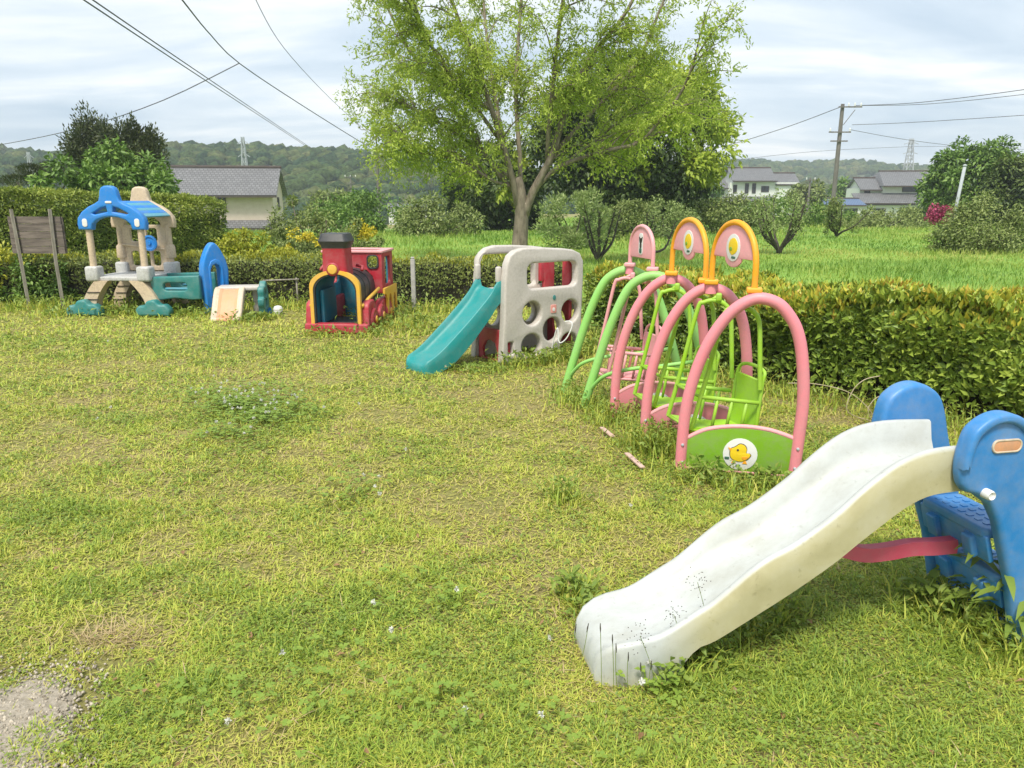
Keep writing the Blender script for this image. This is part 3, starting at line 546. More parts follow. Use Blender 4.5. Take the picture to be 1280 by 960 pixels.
ct('azalea', 'magenta flowering azalea bush in front of the rounded deep green tree', 'shrub', 1160, 1192, 256, 282, 30, 16, 60, .13, .6, 'magenta_leaf', clr=.35, trunk=.03)
ct('shrub', 'dense green bush row end beneath the utility pole', 'shrub', 1010, 1075, 265, 290, 46, 30, 90, .22, .45, 'broad_leaf', clr=.3, trunk=.06)
ct('shrub', 'soft olive bush between the huge evergreen and the white house', 'shrub', 845, 915, 238, 280, 48, 30, 90, .22, .45, 'olive_leaf', clr=.3, trunk=.06)
ct('shrub', 'low leafy bush behind the bare young tree', 'shrub', 745, 815, 252, 290, 30, 30, 90, .16, .4, 'olive_leaf', clr=.3, trunk=.06)
for i, (x0, x1, y0, y1, D, m) in enumerate(((985, 1030, 228, 262, 100, 'olive_leaf'), (1030, 1075, 232, 262, 125, 'broad_leaf'), (1182, 1215, 225, 262, 90, 'olive_leaf'), (860, 900, 222, 262, 110, 'broad_leaf'), (600, 660, 225, 262, 90, 'olive_leaf'), (385, 440, 240, 275, 70, 'olive_leaf'))):
    ct('garden_tree', ['olive tree beside the right end of the white house', 'dark tree behind the blue-roofed shed', 'pale tree between the cream house and the rounded tree', 'tree at the left end of the white house', 'distant tree directly behind the many-stemmed trunk', 'distant tree right of the tiled house'][i], 'tree', x0, x1, y0, y1, D, 26, 70, D * .007, .5, m, clr=.3, trunk=.15)

def twig_tree(label, px, top, D, spread, nst, leafn, seed, mat='dusty_leaf', leaf=.09):
    b = AT(px, 300, D); o = thing('fruit_tree', label, 'tree', (b[0], D, 0)); mb = MB(); H = AT(px, top, D)[2]; Bp = []
    for k in range(nst):
        a = rng.uniform(0, 2 * math.pi); e_ = np.array([math.cos(a) * spread * rng.uniform(.4, 1), math.sin(a) * spread * rng.uniform(.4, 1), H * rng.uniform(.65, 1.0)]); m1 = e_ * [.55, .55, .4] + rng.normal(0, .08, 3); Q = limb(mb, [(0, 0, -.05), (e_[0] * .12, e_[1] * .12, H * .13), tuple(m1), tuple(e_)], .05, .012, 6, 10)
        for j in range(6):
            i = rng.integers(4, 10); d2 = unit(rdir(1)[0] + [0, 0, .5]); l2 = rng.uniform(.2, .5) * H * .5; mb.tube([Q[i], Q[i] + d2 * l2 * .5 + rng.normal(0, .02, 3), Q[i] + d2 * l2], [.014, .008, .004], 5)
            Bp.append(Q[i] + d2 * l2 * rng.uniform(.2, 1.1, (leafn, 1)) + rng.normal(0, .07, (leafn, 3)))
    mb.build('trunk', 'dark_bark', o, True); Bp = np.concatenate(Bp); n = len(Bp); prop(leaf_obj('crown', [leaves(Bp, rdir(n) + [0, 0, .2], rdir(n), leaf * rng.uniform(.6, 1.3, n), leaf * .4)], mat, o), kind='stuff')
twig_tree('twiggy fruit tree with dark forked stems in the field above the orange hoops', 975, 246, 22.4, 1.15, 9, 36, 1)
twig_tree('small green fruit tree leaning near the utility pole', 1045, 246, 32, 1.3, 7, 40, 2, 'olive_leaf', .12)
twig_tree('nearly bare twiggy sapling in the field right of the climber', 748, 262, 19, .75, 7, 5, 3)
twig_tree('nearly bare young tree behind the pink hoop', 812, 262, 20.5, .9, 6, 6, 3)

# ---- buildings
def uvbox(o):
    pass
def slab(mb, a, b, c, d, th=.12):
    """roof slab: corners a,b (eave) c,d (ridge)"""
    a, b, c, d = map(np.array, (a, b, c, d)); n = unit(np.cross(b - a, d - a)); mb.add([*(a, b, c, d), *(a - n * th, b - n * th, c - n * th, d - n * th)], [(0, 1, 2, 3), (7, 6, 5, 4), (0, 4, 5, 1), (1, 5, 6, 2), (2, 6, 7, 3), (3, 7, 4, 0)])
def tile_uv(o):
    me = o.data; uv = me.uv_layers.new(name='UVMap'); 
    for p in me.polygons:
        n = p.normal; t = Vector((0, 0, 1)).cross(n); t = t.normalized() if t.length > 1e-4 else Vector((1, 0, 0)); b = n.cross(t)
        for li in p.loop_indices: co = me.vertices[me.loops[li].vertex_index].co; uv.data[li].uv = (co.dot(t), co.dot(b))
class House:
    def __init__(s, name, label, loc, rz): s.o = thing(name, label, 'house', loc, rz)
    def block(s, x0, x1, y0, y1, z0, z1, wall='wall_beige'): MB().box(((x0 + x1) / 2, (y0 + y1) / 2, (z0 + z1) / 2), (x1 - x0, y1 - y0, z1 - z0)).build('wall', wall, s.o)
    def gable(s, x0, x1, y0, y1, z1, rh, ov=.6, wall='wall_beige', roof='roof_grey', hip=0, ox=.4):
        ym = (y0 + y1) / 2; k = rh / (ym - y0); mb = MB(); ze = z1 - ov * k; e = .08
        slab(mb, (x0 - ox, y0 - ov, ze + e), (x1 + ox, y0 - ov, ze + e), (x1 + ox - hip, ym, z1 + rh + e), (x0 - ox + hip, ym, z1 + rh + e)); slab(mb, (x1 + ox, y1 + ov, ze + e), (x0 - ox, y1 + ov, ze + e), (x0 - ox + hip, ym, z1 + rh + e), (x1 + ox - hip, ym, z1 + rh + e)); r = mb.build('roof', roof, s.o); tile_uv(r)
        rb = MB(); rb.tube([(x0 - ox + hip - .05, ym, z1 + rh + e), (x1 + ox - hip + .05, ym, z1 + rh + e)], .14, 8); rb.build('ridge', 'wood_trim', r)
        fb = MB(); fb.box(((x0 + x1) / 2, y0 - ov - .04, ze - .03), (x1 - x0 + 2 * ox, .08, .14)); fb.build('gutter', 'wood_trim', r)
        if hip == 0:
            for x in (x0 + .003, x1 - .003): MB().add([(x - .02, y0, z1), (x - .02, y1, z1), (x - .02, ym, z1 + rh - .05), (x + .02, y0, z1), (x + .02, y1, z1), (x + .02, ym, z1 + rh - .05)], [(0, 1, 2), (5, 4, 3), (0, 3, 4, 1), (1, 4, 5, 2), (2, 5, 3, 0)]).build('gable_wall', wall, s.o)
        else:
            for sx, xe, xr in ((-1, x0 - ox, x0 - ox + hip), (1, x1 + ox, x1 + ox - hip)):
                h = MB().add([(xe, y0 - ov, ze + e), (xe, y1 + ov, ze + e), (xr, ym, z1 + rh + e), (xe, y0 - ov, ze), (xe, y1 + ov, ze), (xr, ym, z1 + rh - .1)], [(0, 1, 2), (5, 4, 3), (0, 3, 4, 1), (1, 4, 5, 2), (2, 5, 3, 0)]).build('hip_roof', roof, s.o); tile_uv(h)
    def pent(s, x0, x1, y0, zt, dep, drop, roof='roof_grey'):
        mb = MB(); slab(mb, (x0, y0 - dep, zt - drop), (x1, y0 - dep, zt - drop), (x1, y0, zt), (x0, y0, zt)); tile_uv(mb.build('lower_roof', roof, s.o)); MB().box(((x0 + x1) / 2, y0 - dep - .05, zt - drop - .1), (x1 - x0, .08, .12)).build('gutter', 'wood_trim', s.o)
    def window(s, x, z, w, h, y, fm='wood_trim', side=None):
        R_ = Matrix.Rotation(math.pi / 2, 3, 'Z') if side else None
        mk = lambda dx, dz, sx, sy, sz, off: MB().box((x, y + dx, z + dz) if side else (x + dx, y + off, z + dz), (sy, sx, sz) if side else (sx, sy, sz))
        f = MB(); 
        for dx, dz, sx, sz in ((-w / 2, 0, .08, h + .08), (w / 2, 0, .08, h + .08), (0, h / 2, w - .08, .08), (0, -h / 2, w - .08, .08), (0, 0, .05, h - .08)): f.box((x, y + dx, z + dz) if side else (x + dx, y - .03, z + dz), (.1, sx, sz) if side else (sx, .1, sz))
        f = f.build('window', fm, s.o); MB().box((x, y, z) if side else (x, y - .01, z), (.06, w - .1, h - .1) if side else (w - .1, .06, h - .1)).build('pane', 'dark_glass', f)
h1 = House('tiled_house', 'beige two-storey house with a dark grey tiled gable roof beyond the tall hedge', (-27.0, 58.6, -3.4), math.radians(9))
h1.block(.9, 8.5, .6, 6.2, 0, 5.6); h1.gable(.6, 8.5, .6, 6.2, 5.6, 1.75, .7); h1.pent(.2, 8.7, .6, 3.35, 1.0, .55)
h1.block(.9, 8.4, .3, .59, 0, 2.7, 'wall_beige')
for x, z, w, h_ in ((3.3, 4.9, .8, .5), (4.7, 4.7, .5, 1.0)): h1.window(x, z, w, h_, .6)
h1.window(8.5, 4.6, .9, .9, 3.4, side=1); h1.window(5.5, 1.3, 1.6, 1.6, .3)
h2 = House('white_house', 'white two-storey house with stepped grey tiled roofs beyond the field', (31.0, 120, -1.6), math.radians(-2))
h2.block(2.6, 13.0, 0, 7, 0, 5.6, 'wall_white'); h2.gable(3.2, 9.2, 0, 7, 6.1, 1.7, .7, 'wall_white'); h2.block(3.2, 9.2, .02, 6.98, 5.6, 6.1, 'wall_white'); h2.gable(9.9, 13.0, .4, 6.6, 5.5, 1.5, .6, 'wall_white'); h2.block(-1.2, 2.6, .5, 6.5, 0, 5.0, 'wall_white'); h2.gable(-1.2, 2.0, .5, 6.5, 5.0, 1.5, .6, 'wall_white')
h2.pent(-1.6, 9.5, -.02, 3.5, 1.6, .7)
for x, z, w, h_ in ((5.2, 4.7, .5, 1.4), (6.3, 4.7, .5, 1.4), (8.0, 4.6, 1.1, .8), (1.0, 4.1, 1.8, .7), (3.4, 4.6, .5, 1.2)): h2.window(x, z, w, h_, 0 if x > 2.6 else .5)
h3 = House('cream_house', 'cream two-storey house with several grey tiled roofs right of the utility pole', (47.0, 106, -1.6), math.radians(-4))
h3.block(3.4, 12.0, 0, 7, 0, 5.2, 'wall_white'); h3.gable(3.6, 12.0, 0, 7, 5.2, 1.6, .9, 'wall_white', hip=.9); h3.block(.6, 3.4, .4, 5.5, 0, 4.6, 'wall_white'); h3.gable(.9, 3.0, .4, 5.5, 4.6, 1.3, .6, 'wall_white'); h3.pent(-.6, 10.6, -.02, 3.9, 2.4, 1.3)
h3.block(.4, 9.6, -1.8, -.02, 0, 2.3, 'wall_white'); h3.window(7.3, 4.4, 2.4, .7, 0); h3.window(1.6, 3.9, .7, .9, .4); h3.window(2.6, 1.2, 1.6, 1.3, -1.8); h3.window(6.6, 1.2, 2.6, 1.5, -1.8)
h4 = House('blue_roof_shed', 'small pale shed with a blue metal roof left of the cream house', (39.2, 100, -1.6), math.radians(-3))
h4.block(0, 6.0, 0, 5, 0, 2.4, 'wall_white'); h4.gable(0, 6.0, 0, 5, 2.4, .7, .3, 'wall_white', roof='roof_blue'); h4.window(4.6, 1.3, 1.6, 1.2, 0)
h5 = House('low_shed', 'low white flat building far off left of the thin pole', (-24, 150, -3.4), .05); h5.block(0, 9, 0, 5, 0, 3.4, 'wall_white'); h5.gable(0, 9, 0, 5, 3.4, .6, .3, 'wall_white', roof='roof_blue' if False else 'roof_grey'); h5.window(3, 1.8, 1.6, 1.2, 0)

# ---- poles, pylons, wires
def utility_pole(name, label, px, ytop, D, r, arms):
    p = AT(px, ytop, D); z0 = float(tz(p[0], D)); H = p[2] - z0; o = thing(name, label, 'pole', (p[0], D, z0)); MB().lathe([(r, -.3), (r * .95, H * .5), (r * .75, H)], 12).build('post', 'pole_grey', o, True, 40)
    for (h, x0, x1, ins) in arms:
        a = MB().box(((x0 + x1) / 2, -r - .04, H - h), (x1 - x0, .09, .1)).build('crossarm', 'pole_grey', o)
        for x in ins: MB().lathe([(.05, 0), (.07, .06), (.04, .1), (.07, .16), (.03, .28)], 8, Matrix.Translation((x, -r - .04, H - h + .05))).build('insulator', 'clean_white', a, True)
    return o
up = utility_pole('utility_pole', 'tall grey utility pole with crossarms and insulators between the white and cream houses', 1053.5, 130, 65, .19, [(.25, -.4, 1.5, (.4, .9, 1.4)), (2.2, -1.0, .8, (-.9, .7)), (2.9, -.8, .6, ())])
MB().tube([(.1, -.24, AT(1053, 130, 65)[2] - 1.5), (.95, -.24, AT(1053, 130, 65)[2] - .32)], .03, 6).build('brace', 'pole_grey', up)
utility_pole('utility_pole', 'thin dark pole with a slim top mast left of the many-stemmed tree', 471, 190, 40, .085, [(.3, -.3, .3, (-.2, .2))]); sp_ = [o for o in bpy.data.objects if o.get('label', '').startswith('thin dark pole')][0]; MB().tube([(0, 0, AT(471, 191, 40)[2] - sp_.location.z), (0, 0, AT(471, 164, 40)[2] - sp_.location.z)], .035, 8).build('mast', 'wood_trim', sp_, True)

utility_pole('utility_pole', 'small far utility pole against the hillside left of the thin dark pole', 438, 218, 120, .14, [(.4, -.9, .9, (-.8, 0, .8)), (1.3, -.7, .7, ())])
utility_pole('utility_pole', 'short dark pole beside the blue-roofed shed', 1013, 222, 95, .14, [(.3, -.6, .6, (-.5, .5))])
pm = AT(471, 190, 40); mm = MB().tube([(pm[0], 40, pm[2]), (pm[0], 40, AT(471, 163, 40)[2])], .03, 6)
c = AT(1200, 268, 30); wp = thing('marker_post', 'leaning white metal post above the large rounded field shrub', 'post', (c[0] - .1, 30, 0)); t_ = AT(1206, 208, 30) - np.array([c[0] - .1, 30, 0]); MB().tube([(-.2, 0, -.1), tuple(t_)], .06, 10).build('shaft', 'steel', wp, True); MB().lathe([(.075, 0), (.075, .05), (.02, .08)], 10, Matrix.Translation(Vector(t_))).build('cap', 'steel', wp, True)
def pylon(label, px, ytop, D, w, k_):
    t_ = AT(px, ytop, D); z0 = float(tz(t_[0], D)) - .1; H = t_[2] - z0; o = thing('pylon', label, 'pylon', (t_[0], D, z0)); wf = lambda s: w * (1 - s) + .22 * w * s; br = MB()
    for sx, sy in ((-1, -1), (1, -1), (1, 1), (-1, 1)): MB().tube([(sx * wf(0), sy * wf(0), 0), (sx * wf(1), sy * wf(1), H)], .12 * k_, 5).build('leg', 'steel', o)
    for k in range(9):
        s0, s1 = k / 9, (k + 1) / 9
        for a in ((-1, -1, 1, -1), (1, -1, 1, 1), (1, 1, -1, 1), (-1, 1, -1, -1)): br.tube([(a[0] * wf(s0), a[1] * wf(s0), H * s0), (a[2] * wf(s1), a[3] * wf(s1), H * s1)], .06 * k_, 4); br.tube([(a[2] * wf(s0), a[3] * wf(s0), H * s0), (a[0] * wf(s1), a[1] * wf(s1), H * s1)], .06 * k_, 4)
    br.build('bracing', 'steel', o)
    for s in (.62, .78, .92): MB().tube([(-w * 1.25, 0, H * s), (0, 0, H * s + .8), (w * 1.25, 0, H * s)], .1 * k_, 5).build('crossarm', 'steel', o)
    return o
pylon('lattice steel pylon rising behind the cream house', 1140, 173, 300, 2.2, 1.5)
pylon('lattice steel pylon rising behind the roof of the tiled house', 303, 171, 142, .85, .7)
pylon('faint small lattice pylon beside the cloud pine', 35, 190, 145, .7, .5)
def wire(label, pts, r, n=24, sag=0):
    P = np.array(spl([tuple(p) for p in pts], 8), float); Q = resample(P, n); s = np.linspace(0, 1, n); Q[:, 2] -= sag * 4 * s * (1 - s); o = thing('power_line', label, 'wire', tuple(Q[0])); MB().tube(Q - Q[0], r, 5).build('cable', 'wire', o, True); return o
def gw(x, y, z): r = ray(x, y); t = (z - CH) / r[2]; return r * t + np.array([0, 0, CH])
fp = AT(438, 220, 120); tp = AT(471, 188, 40)
for k, (dx, dz) in enumerate(((0, 0), (.0, .16))): wire('twin dark power cable from overhead down to the small far pole, %s strand' % ('lower', 'upper')[k], [gw(-60, -110, 6.6) + [dx, 0, dz], gw(105, 0, 6.6) + [dx, 0, dz], gw(250, 96, 6.8) + [dx, 0, dz], AT(380, 181, 85) + [dx, 0, dz], fp + [dx, 0, dz * 2]], .022)
wire('dark cable sagging from overhead to the thin pole, with a small loop', [gw(150, -100, 5.6), gw(228, 0, 5.6), AT(262, 42, 24), AT(299, 79, 28), AT(375, 130, 33), AT(455, 180, 39), tp], .018)
wire('cable running from the small loop away left above the conifer', [AT(299, 79, 28), AT(200, 127, 30), AT(100, 160, 34), AT(0, 181, 40), AT(-120, 200, 46)], .017)
lp = AT(299, 80, 28); MB().tube([lp + np.array([.12 * math.sin(a), 0, -.17 + .17 * math.cos(a)]) for a in np.linspace(0, 2 * math.pi, 14)[:-1]], .015, 5, True)
wire('faint thin wire crossing the upper sky left of the many-stemmed tree', [gw(310, -20, 11), gw(355, 60, 11), AT(420, 130, 70), AT(471, 175, 95)], .02)
ut = AT(1055, 132, 65)
wire('wire from the utility pole top going left behind the trees', [ut, AT(980, 160, 70), AT(900, 184, 78), AT(820, 200, 90)], .03)
wire('upper wire from the utility pole top to the right', [ut + [.9, 0, 0], AT(1150, 128, 62), AT(1280, 112, 55), AT(1400, 92, 50)], .026)
wire('second wire from the utility pole top to the right, just below the upper one', [ut + [1.4, 0, 0], AT(1160, 130, 62), AT(1280, 118, 56), AT(1400, 102, 51)], .022)
wire('wire from the middle crossarm of the utility pole to the right', [AT(1065, 156, 65), AT(1140, 153, 62), AT(1280, 144, 57), AT(1400, 134, 52)], .022)
wire('wire from the lower crossarm of the utility pole to the far right', [AT(1062, 162, 65), AT(1150, 177, 75), AT(1280, 192, 95)], .022)
wire('long thin line strung to the pylon behind the cream house from the left', [AT(880, 205, 300), AT(1010, 190, 300), AT(1140, 183, 300)], .07)
wire('long thin line strung from the pylon behind the cream house to the right', [AT(1140, 183, 300), AT(1230, 184, 295), AT(1330, 190, 290)], .07)

# ------------------------------------------------------------------ play equipment
def chute(sta, wc, hw, nose, dep, name, mats, parent, n=46, wall=.03):
    """moulded slide trough: sta = (s, rail top z, side bottom z); nose = extra (s, z, inset) stations rolling down at the foot"""
    S_ = np.array(sta); s = np.linspace(S_[0, 0], S_[-1, 0], n)
    cr_ = np.array(spl([tuple(r) for r in sta], 10)); zt = np.interp(s, cr_[:, 0], cr_[:, 1]); zb = np.interp(s, cr_[:, 0], cr_[:, 2]); dp = np.interp(s, [p[0] for p in dep], [p[1] for p in dep]); rows = [(a, b, max(c_, .0), d_, 0.0) for a, b, c_, d_ in zip(s, zt, zb, dp)]
    d0 = rows[0][3]; rows = [(a, z, 0.0, d0 * .6 if i == len(nose) - 1 else d0 * .25 * (i > 0), ins) for i, (a, z, ins) in enumerate(nose)] + rows
    rings = []; matidx = []
    for (a, t_, b_, d_, ins) in rows:
        h = hw - ins; q = [(-h, b_), (-h, (b_ + t_) / 2), (-h, t_ - .014), (-h + .009, t_ - .001), (-h + wall * .7, t_), (-h + wall, t_ - .006), (-h + wall * 1.5, t_ - d_ * .55), (-h + wall * 2.2, t_ - d_ * .9), (-h * .5, t_ - d_), (0, t_ - d_ * 1.02)]
        ring = q + [(-w, z) for w, z in q[-2::-1]]; ring += [(h - .012, b_), (h - .03, max(b_, t_ - d_ - .02)), (-h + .03, max(b_, t_ - d_ - .02)), (-h + .012, b_)]
        rings.append([(a, wc + w, z) for w, z in ring])
    mb = MB(); mb.loft(rings); me = mb.mesh(name); bm = bmesh.new(); bm.from_mesh(me); bmesh.ops.recalc_face_normals(bm, faces=bm.faces[:]); bm.to_mesh(me); bm.free()
    o = obj(name, me, mats, parent, True); me.set_sharp_from_angle(angle=math.radians(75)); m = len(rings[0])
    bl_ = me.attributes.new('bleach', 'FLOAT', 'POINT'); bl_.data.foreach_set('value', np.array([max(1.0 if 3 <= (i % m) <= 15 else 0.0, float(np.clip((.13 - v.co.x) / .16, 0, 1)) * (1 if v.co.z > .03 else .5)) for i, v in enumerate(me.vertices)], np.float32))
    if isinstance(mats, (list, tuple)):
        nq = (len(rings) - 1) * m; nb_ = len(nose)
        for p in me.polygons:
            if p.index < nq: k = p.index % m; r = p.index // m; p.material_index = 0 if 6 <= k <= 11 else 1
    return o

# near slide -------------------------------------------------
P0 = G(830, 850); TH = math.radians(11)
sl_ = thing('toddler_slide', 'worn cream-white plastic slide with blue step ladder beside the leafy weed', 'slide', (P0[0], P0[1], 0), TH)
chute([(-.11, .165, 0), (-.03, .18, 0), (.02, .203, .02), (.1, .25, .115), (.17, .291, .142), (.32, .41, .225), (.45, .475, .30), (.59, .572, .39), (.67, .643, .452), (.765, .715, .522), (.84, .752, .573), (.92, .772, .607), (1.02, .778, .617), (1.17, .772, .617)], .155, .175,
      [(-.235, 0, .06), (-.242, .05, .052), (-.232, .10, .042), (-.205, .135, .026), (-.16, .155, .01)], [(-.11, .012), (.1, .06), (.3, .10), (.7, .122), (1.17, .128)], 'chute', 'slide_shell', sl_)
side = [(1.0, .66), (.988, .70), (.985, .76), (1.0, .84), (1.03, .878), (1.075, .903), (1.13, .91), (1.185, .892), (1.235, .852), (1.265, .79), (1.29, .71), (1.32, .62), (1.375, .47), (1.44, .28), (1.53, .0), (1.33, 0), (1.31, .09), (1.26, .27), (1.20, .42), (1.165, .51), (1.12, .58), (1.06, .622), (1.02, .635)]
sm = side[:14]; side = spl(sm[:12], 4) + sm[12:] + side[14:]
rim = [(.985, .72), (.985, .76), (1.0, .84), (1.03, .878), (1.075, .903), (1.13, .91), (1.185, .892), (1.235, .852), (1.262, .80)]; ro = spl(rim, 5); ctr_ = np.array([1.13, .74]); ri = [tuple(ctr_ + (np.array(p) - ctr_) * .80) for p in ro]
for v, sg in ((-.05, -1), (.36, 1)):
    pn_ = panel('ladder_side', [side], .055, 'blue', sl_, XZ(v), bev=.02, res=3)
    panel('rim', [[(a, b) for a, b in ro] + ri[::-1]], .05, 'blue', pn_, XZ(v + sg * .018), bev=.012)
for k, (s, z, dp_) in enumerate(((1.19, .455, .17), (1.275, .265, .16), (1.345, .07, .15))):
    st = panel('step', [rrect(-.005, -.165, dp_, .165, .03)], .04, 'blue', sl_, XY(0) , bev=.012); st.location = (s, .155, z - .02)
    MB().box((.025, 0, -.06), (.02, .335, .11), Matrix.Rotation(math.radians(-18), 3, 'Y'), .006).build('riser', 'blue', st, True, 40)
    for w in (-.09, .09): MB().box((.012, w, -.07), (.035, .05, .09), Matrix.Rotation(math.radians(-18), 3, 'Y'), .008).build('rib', 'blue', st, True, 40)
    tr = MB()
    for i in range(3):
        for j in range(7): tr.box((.04 + i * .045, -.12 + j * .04, .021), (.022, .018, .004))
    prop(tr.build('tread_dots', 'blue', st), kind='stuff')
Mk = frame((0, 0, 0), (1, 0, 0), (0, 0, 1), (0, -1, 0))
MB().lathe([(.016, -.02), (.018, .0), (.0175, .03), (.014, .036), (.008, .030)], 16, Matrix.Translation((1.09, -.072, .63)) @ Mk).build('bolt', 'clean_white', sl_, True, 40)
bd = panel('badge', [rrect(1.09, .775, 1.198, .815, .019)], .008, 'peach', sl_, XZ(-.078), bev=.003); panel('badge_rim', [rrect(1.086, .771, 1.202, .819, .022), rrect(1.093, .778, 1.195, .812, .016)], .012, 'cream', bd, XZ(-.078), bev=.003)
Q = spl([(.58, .155, .40), (.73, .155, .348), (.83, .155, .318), (.93, .155, .316), (1.03, .155, .324), (1.13, .155, .318), (1.22, .155, .318)], 6); rb = MB(); rings = [[(a, b - .02, c - .028), (a, b + .02, c - .028), (a, b + .02, c + .028), (a, b - .02, c + .028)] for a, b, c in Q]; rb.loft(rings); rb.build('cross_brace', 'red_bar', sl_, True, 50)

# swings -----------------------------------------------------
AN = math.radians(-15); dA = np.array([math.cos(AN), math.sin(AN)]); nA = np.array([-dA[1], dA[0]])
A0 = G(850, 587)[:2]; B0 = G(805, 554)[:2]; C0 = G(767, 524)[:2]; D0 = G(730, 509)[:2]; E0 = G(705, 491)[:2]
loc = lambda P, O: ((P - O) @ dA, (P - O) @ nA)
archpx = [(850, 587), (856, 520), (868, 470), (885, 430), (905, 400), (925, 382), (947, 373), (970, 378), (985, 392), (997, 415), (1003, 450), (1004, 500), (998, 550), (990, 600)]
arch = [PLN(p, A0, AN) for p in archpx]; arch[0] = (arch[0][0], -.06); arch[-1] = (arch[-1][0], -.06)
def chick(parent, M4, s, flip=1):
    """plain yellow bird on a white disc"""
    dsc = panel('sticker', [ell(0, 0, s, s)], .004, 'clean_white', parent, M4, bev=.001)
    off = lambda d: M4 @ Matrix.Translation((0, 0, d))
    body = spl([(-.30, .45), (-.52, .32), (-.58, .05), (-.5, -.25), (-.2, -.42), (.15, -.42), (.42, -.28), (.60, -.02), (.5, .1), (.34, .12), (.36, .35), (.22, .58), (-.05, .64)], 5, True)
    panel('body_outline', [[(x * s * 1.08 * flip, y * s * 1.08) for x, y in body]], .004, 'outline', dsc, off(.0025), bev=.001); panel('body', [[(x * s * flip, y * s) for x, y in body]], .004, 'chick_yellow', dsc, off(.005), bev=.001)
    panel('beak', [[(x * s * flip, y * s) for x, y in ((-.50, .34), (-.72, .42), (-.58, .16))]], .004, 'orange', dsc, off(.0065), bev=.001)
    panel('wing', [[(x * s * flip, y * s) for x, y in spl([(.1, -.15), (.3, -.08), (.5, -.12), (.34, -.3), (.2, -.33)], 4, True)]], .004, 'orange', dsc, off(.0075), bev=.001)
    panel('eye', [ell(-.15 * s * flip, .28 * s, .07 * s, .07 * s, 12)], .004, 'outline', dsc, off(.0075), bev=.001)
    for x in (-.35, .3): panel('foot', [[((x + a) * s * flip, b * s) for a, b in ((-.06, -.4), (.06, -.4), (.14, -.58), (-.14, -.58))]], .004, 'orange', dsc, off(.0035), bev=.001)
    for x, y in ((-.75, -.28), (-.08, -.72)): panel('leaf_mark', [rrect((x - .14) * s, (y - .08) * s, (x + .14) * s, (y + .08) * s, .05 * s, 2)], .004, 'sticker_green', dsc, off(.0035), bev=.001)
    return dsc
fr = thing('swing_set', 'pink triple-arch swing frame with two orange hoops beside the hedge', 'swing set', (A0[0], A0[1], 0), AN)
tops = []
for k, (Pk, sc, pm_) in enumerate(((A0, 1.0, 'lime_panel'), (B0, .95, 'pink_panel'), (C0, .95, 'pink_panel'))):
    ou, ov = loc(Pk, A0); Q = [(ou + u * sc, ov, z) for u, z in spl(arch, 5)]; a = MB().tube(Q, .034, 14).build('arch', 'pink', fr, True, 60); tops.append(np.array([ou + arch[6][0] * sc, ov, arch[6][1] + .03]))
    top = spl([(.028, .195), (.15, .262), (.33, .292), (.5, .282), (.655, .235)], 5); ol = [(ou + .0, .02)] + [(ou + x * sc, z) for x, z in top] + [(ou + .65 * sc, .02)]
    pn_ = panel('side_panel', [ol], .022, pm_, fr, XZ(ov), bev=.004)
    for bx_, bz_ in ((.008, .17), (.012, .06), (.655, .2), (.648, .08)): MB().lathe([(.009, -.004), (.009, .004), (.006, .008), (0, .009)], 10, frame((ou + bx_ * sc, ov - .034, bz_), (1, 0, 0), (0, 0, 1), (0, -1, 0))).build('bolt', 'steel', a, True, 40)
    MB().tube([(ou + x * sc, ov, z + .008) for x, z in top], .014, 8).build('trim', 'pink_pale', pn_, True); MB().tube([(ou + .005, ov, .022), (ou + .645 * sc, ov, .022)], .014, 8).build('trim', 'pink_pale', pn_, True)
    c_ = PLN((925, 567), A0, AN); chick(fr, frame((ou + c_[0] * sc, ov - .0135, c_[1]), (1, 0, 0), (0, 0, 1), (0, -1, 0)), .098)
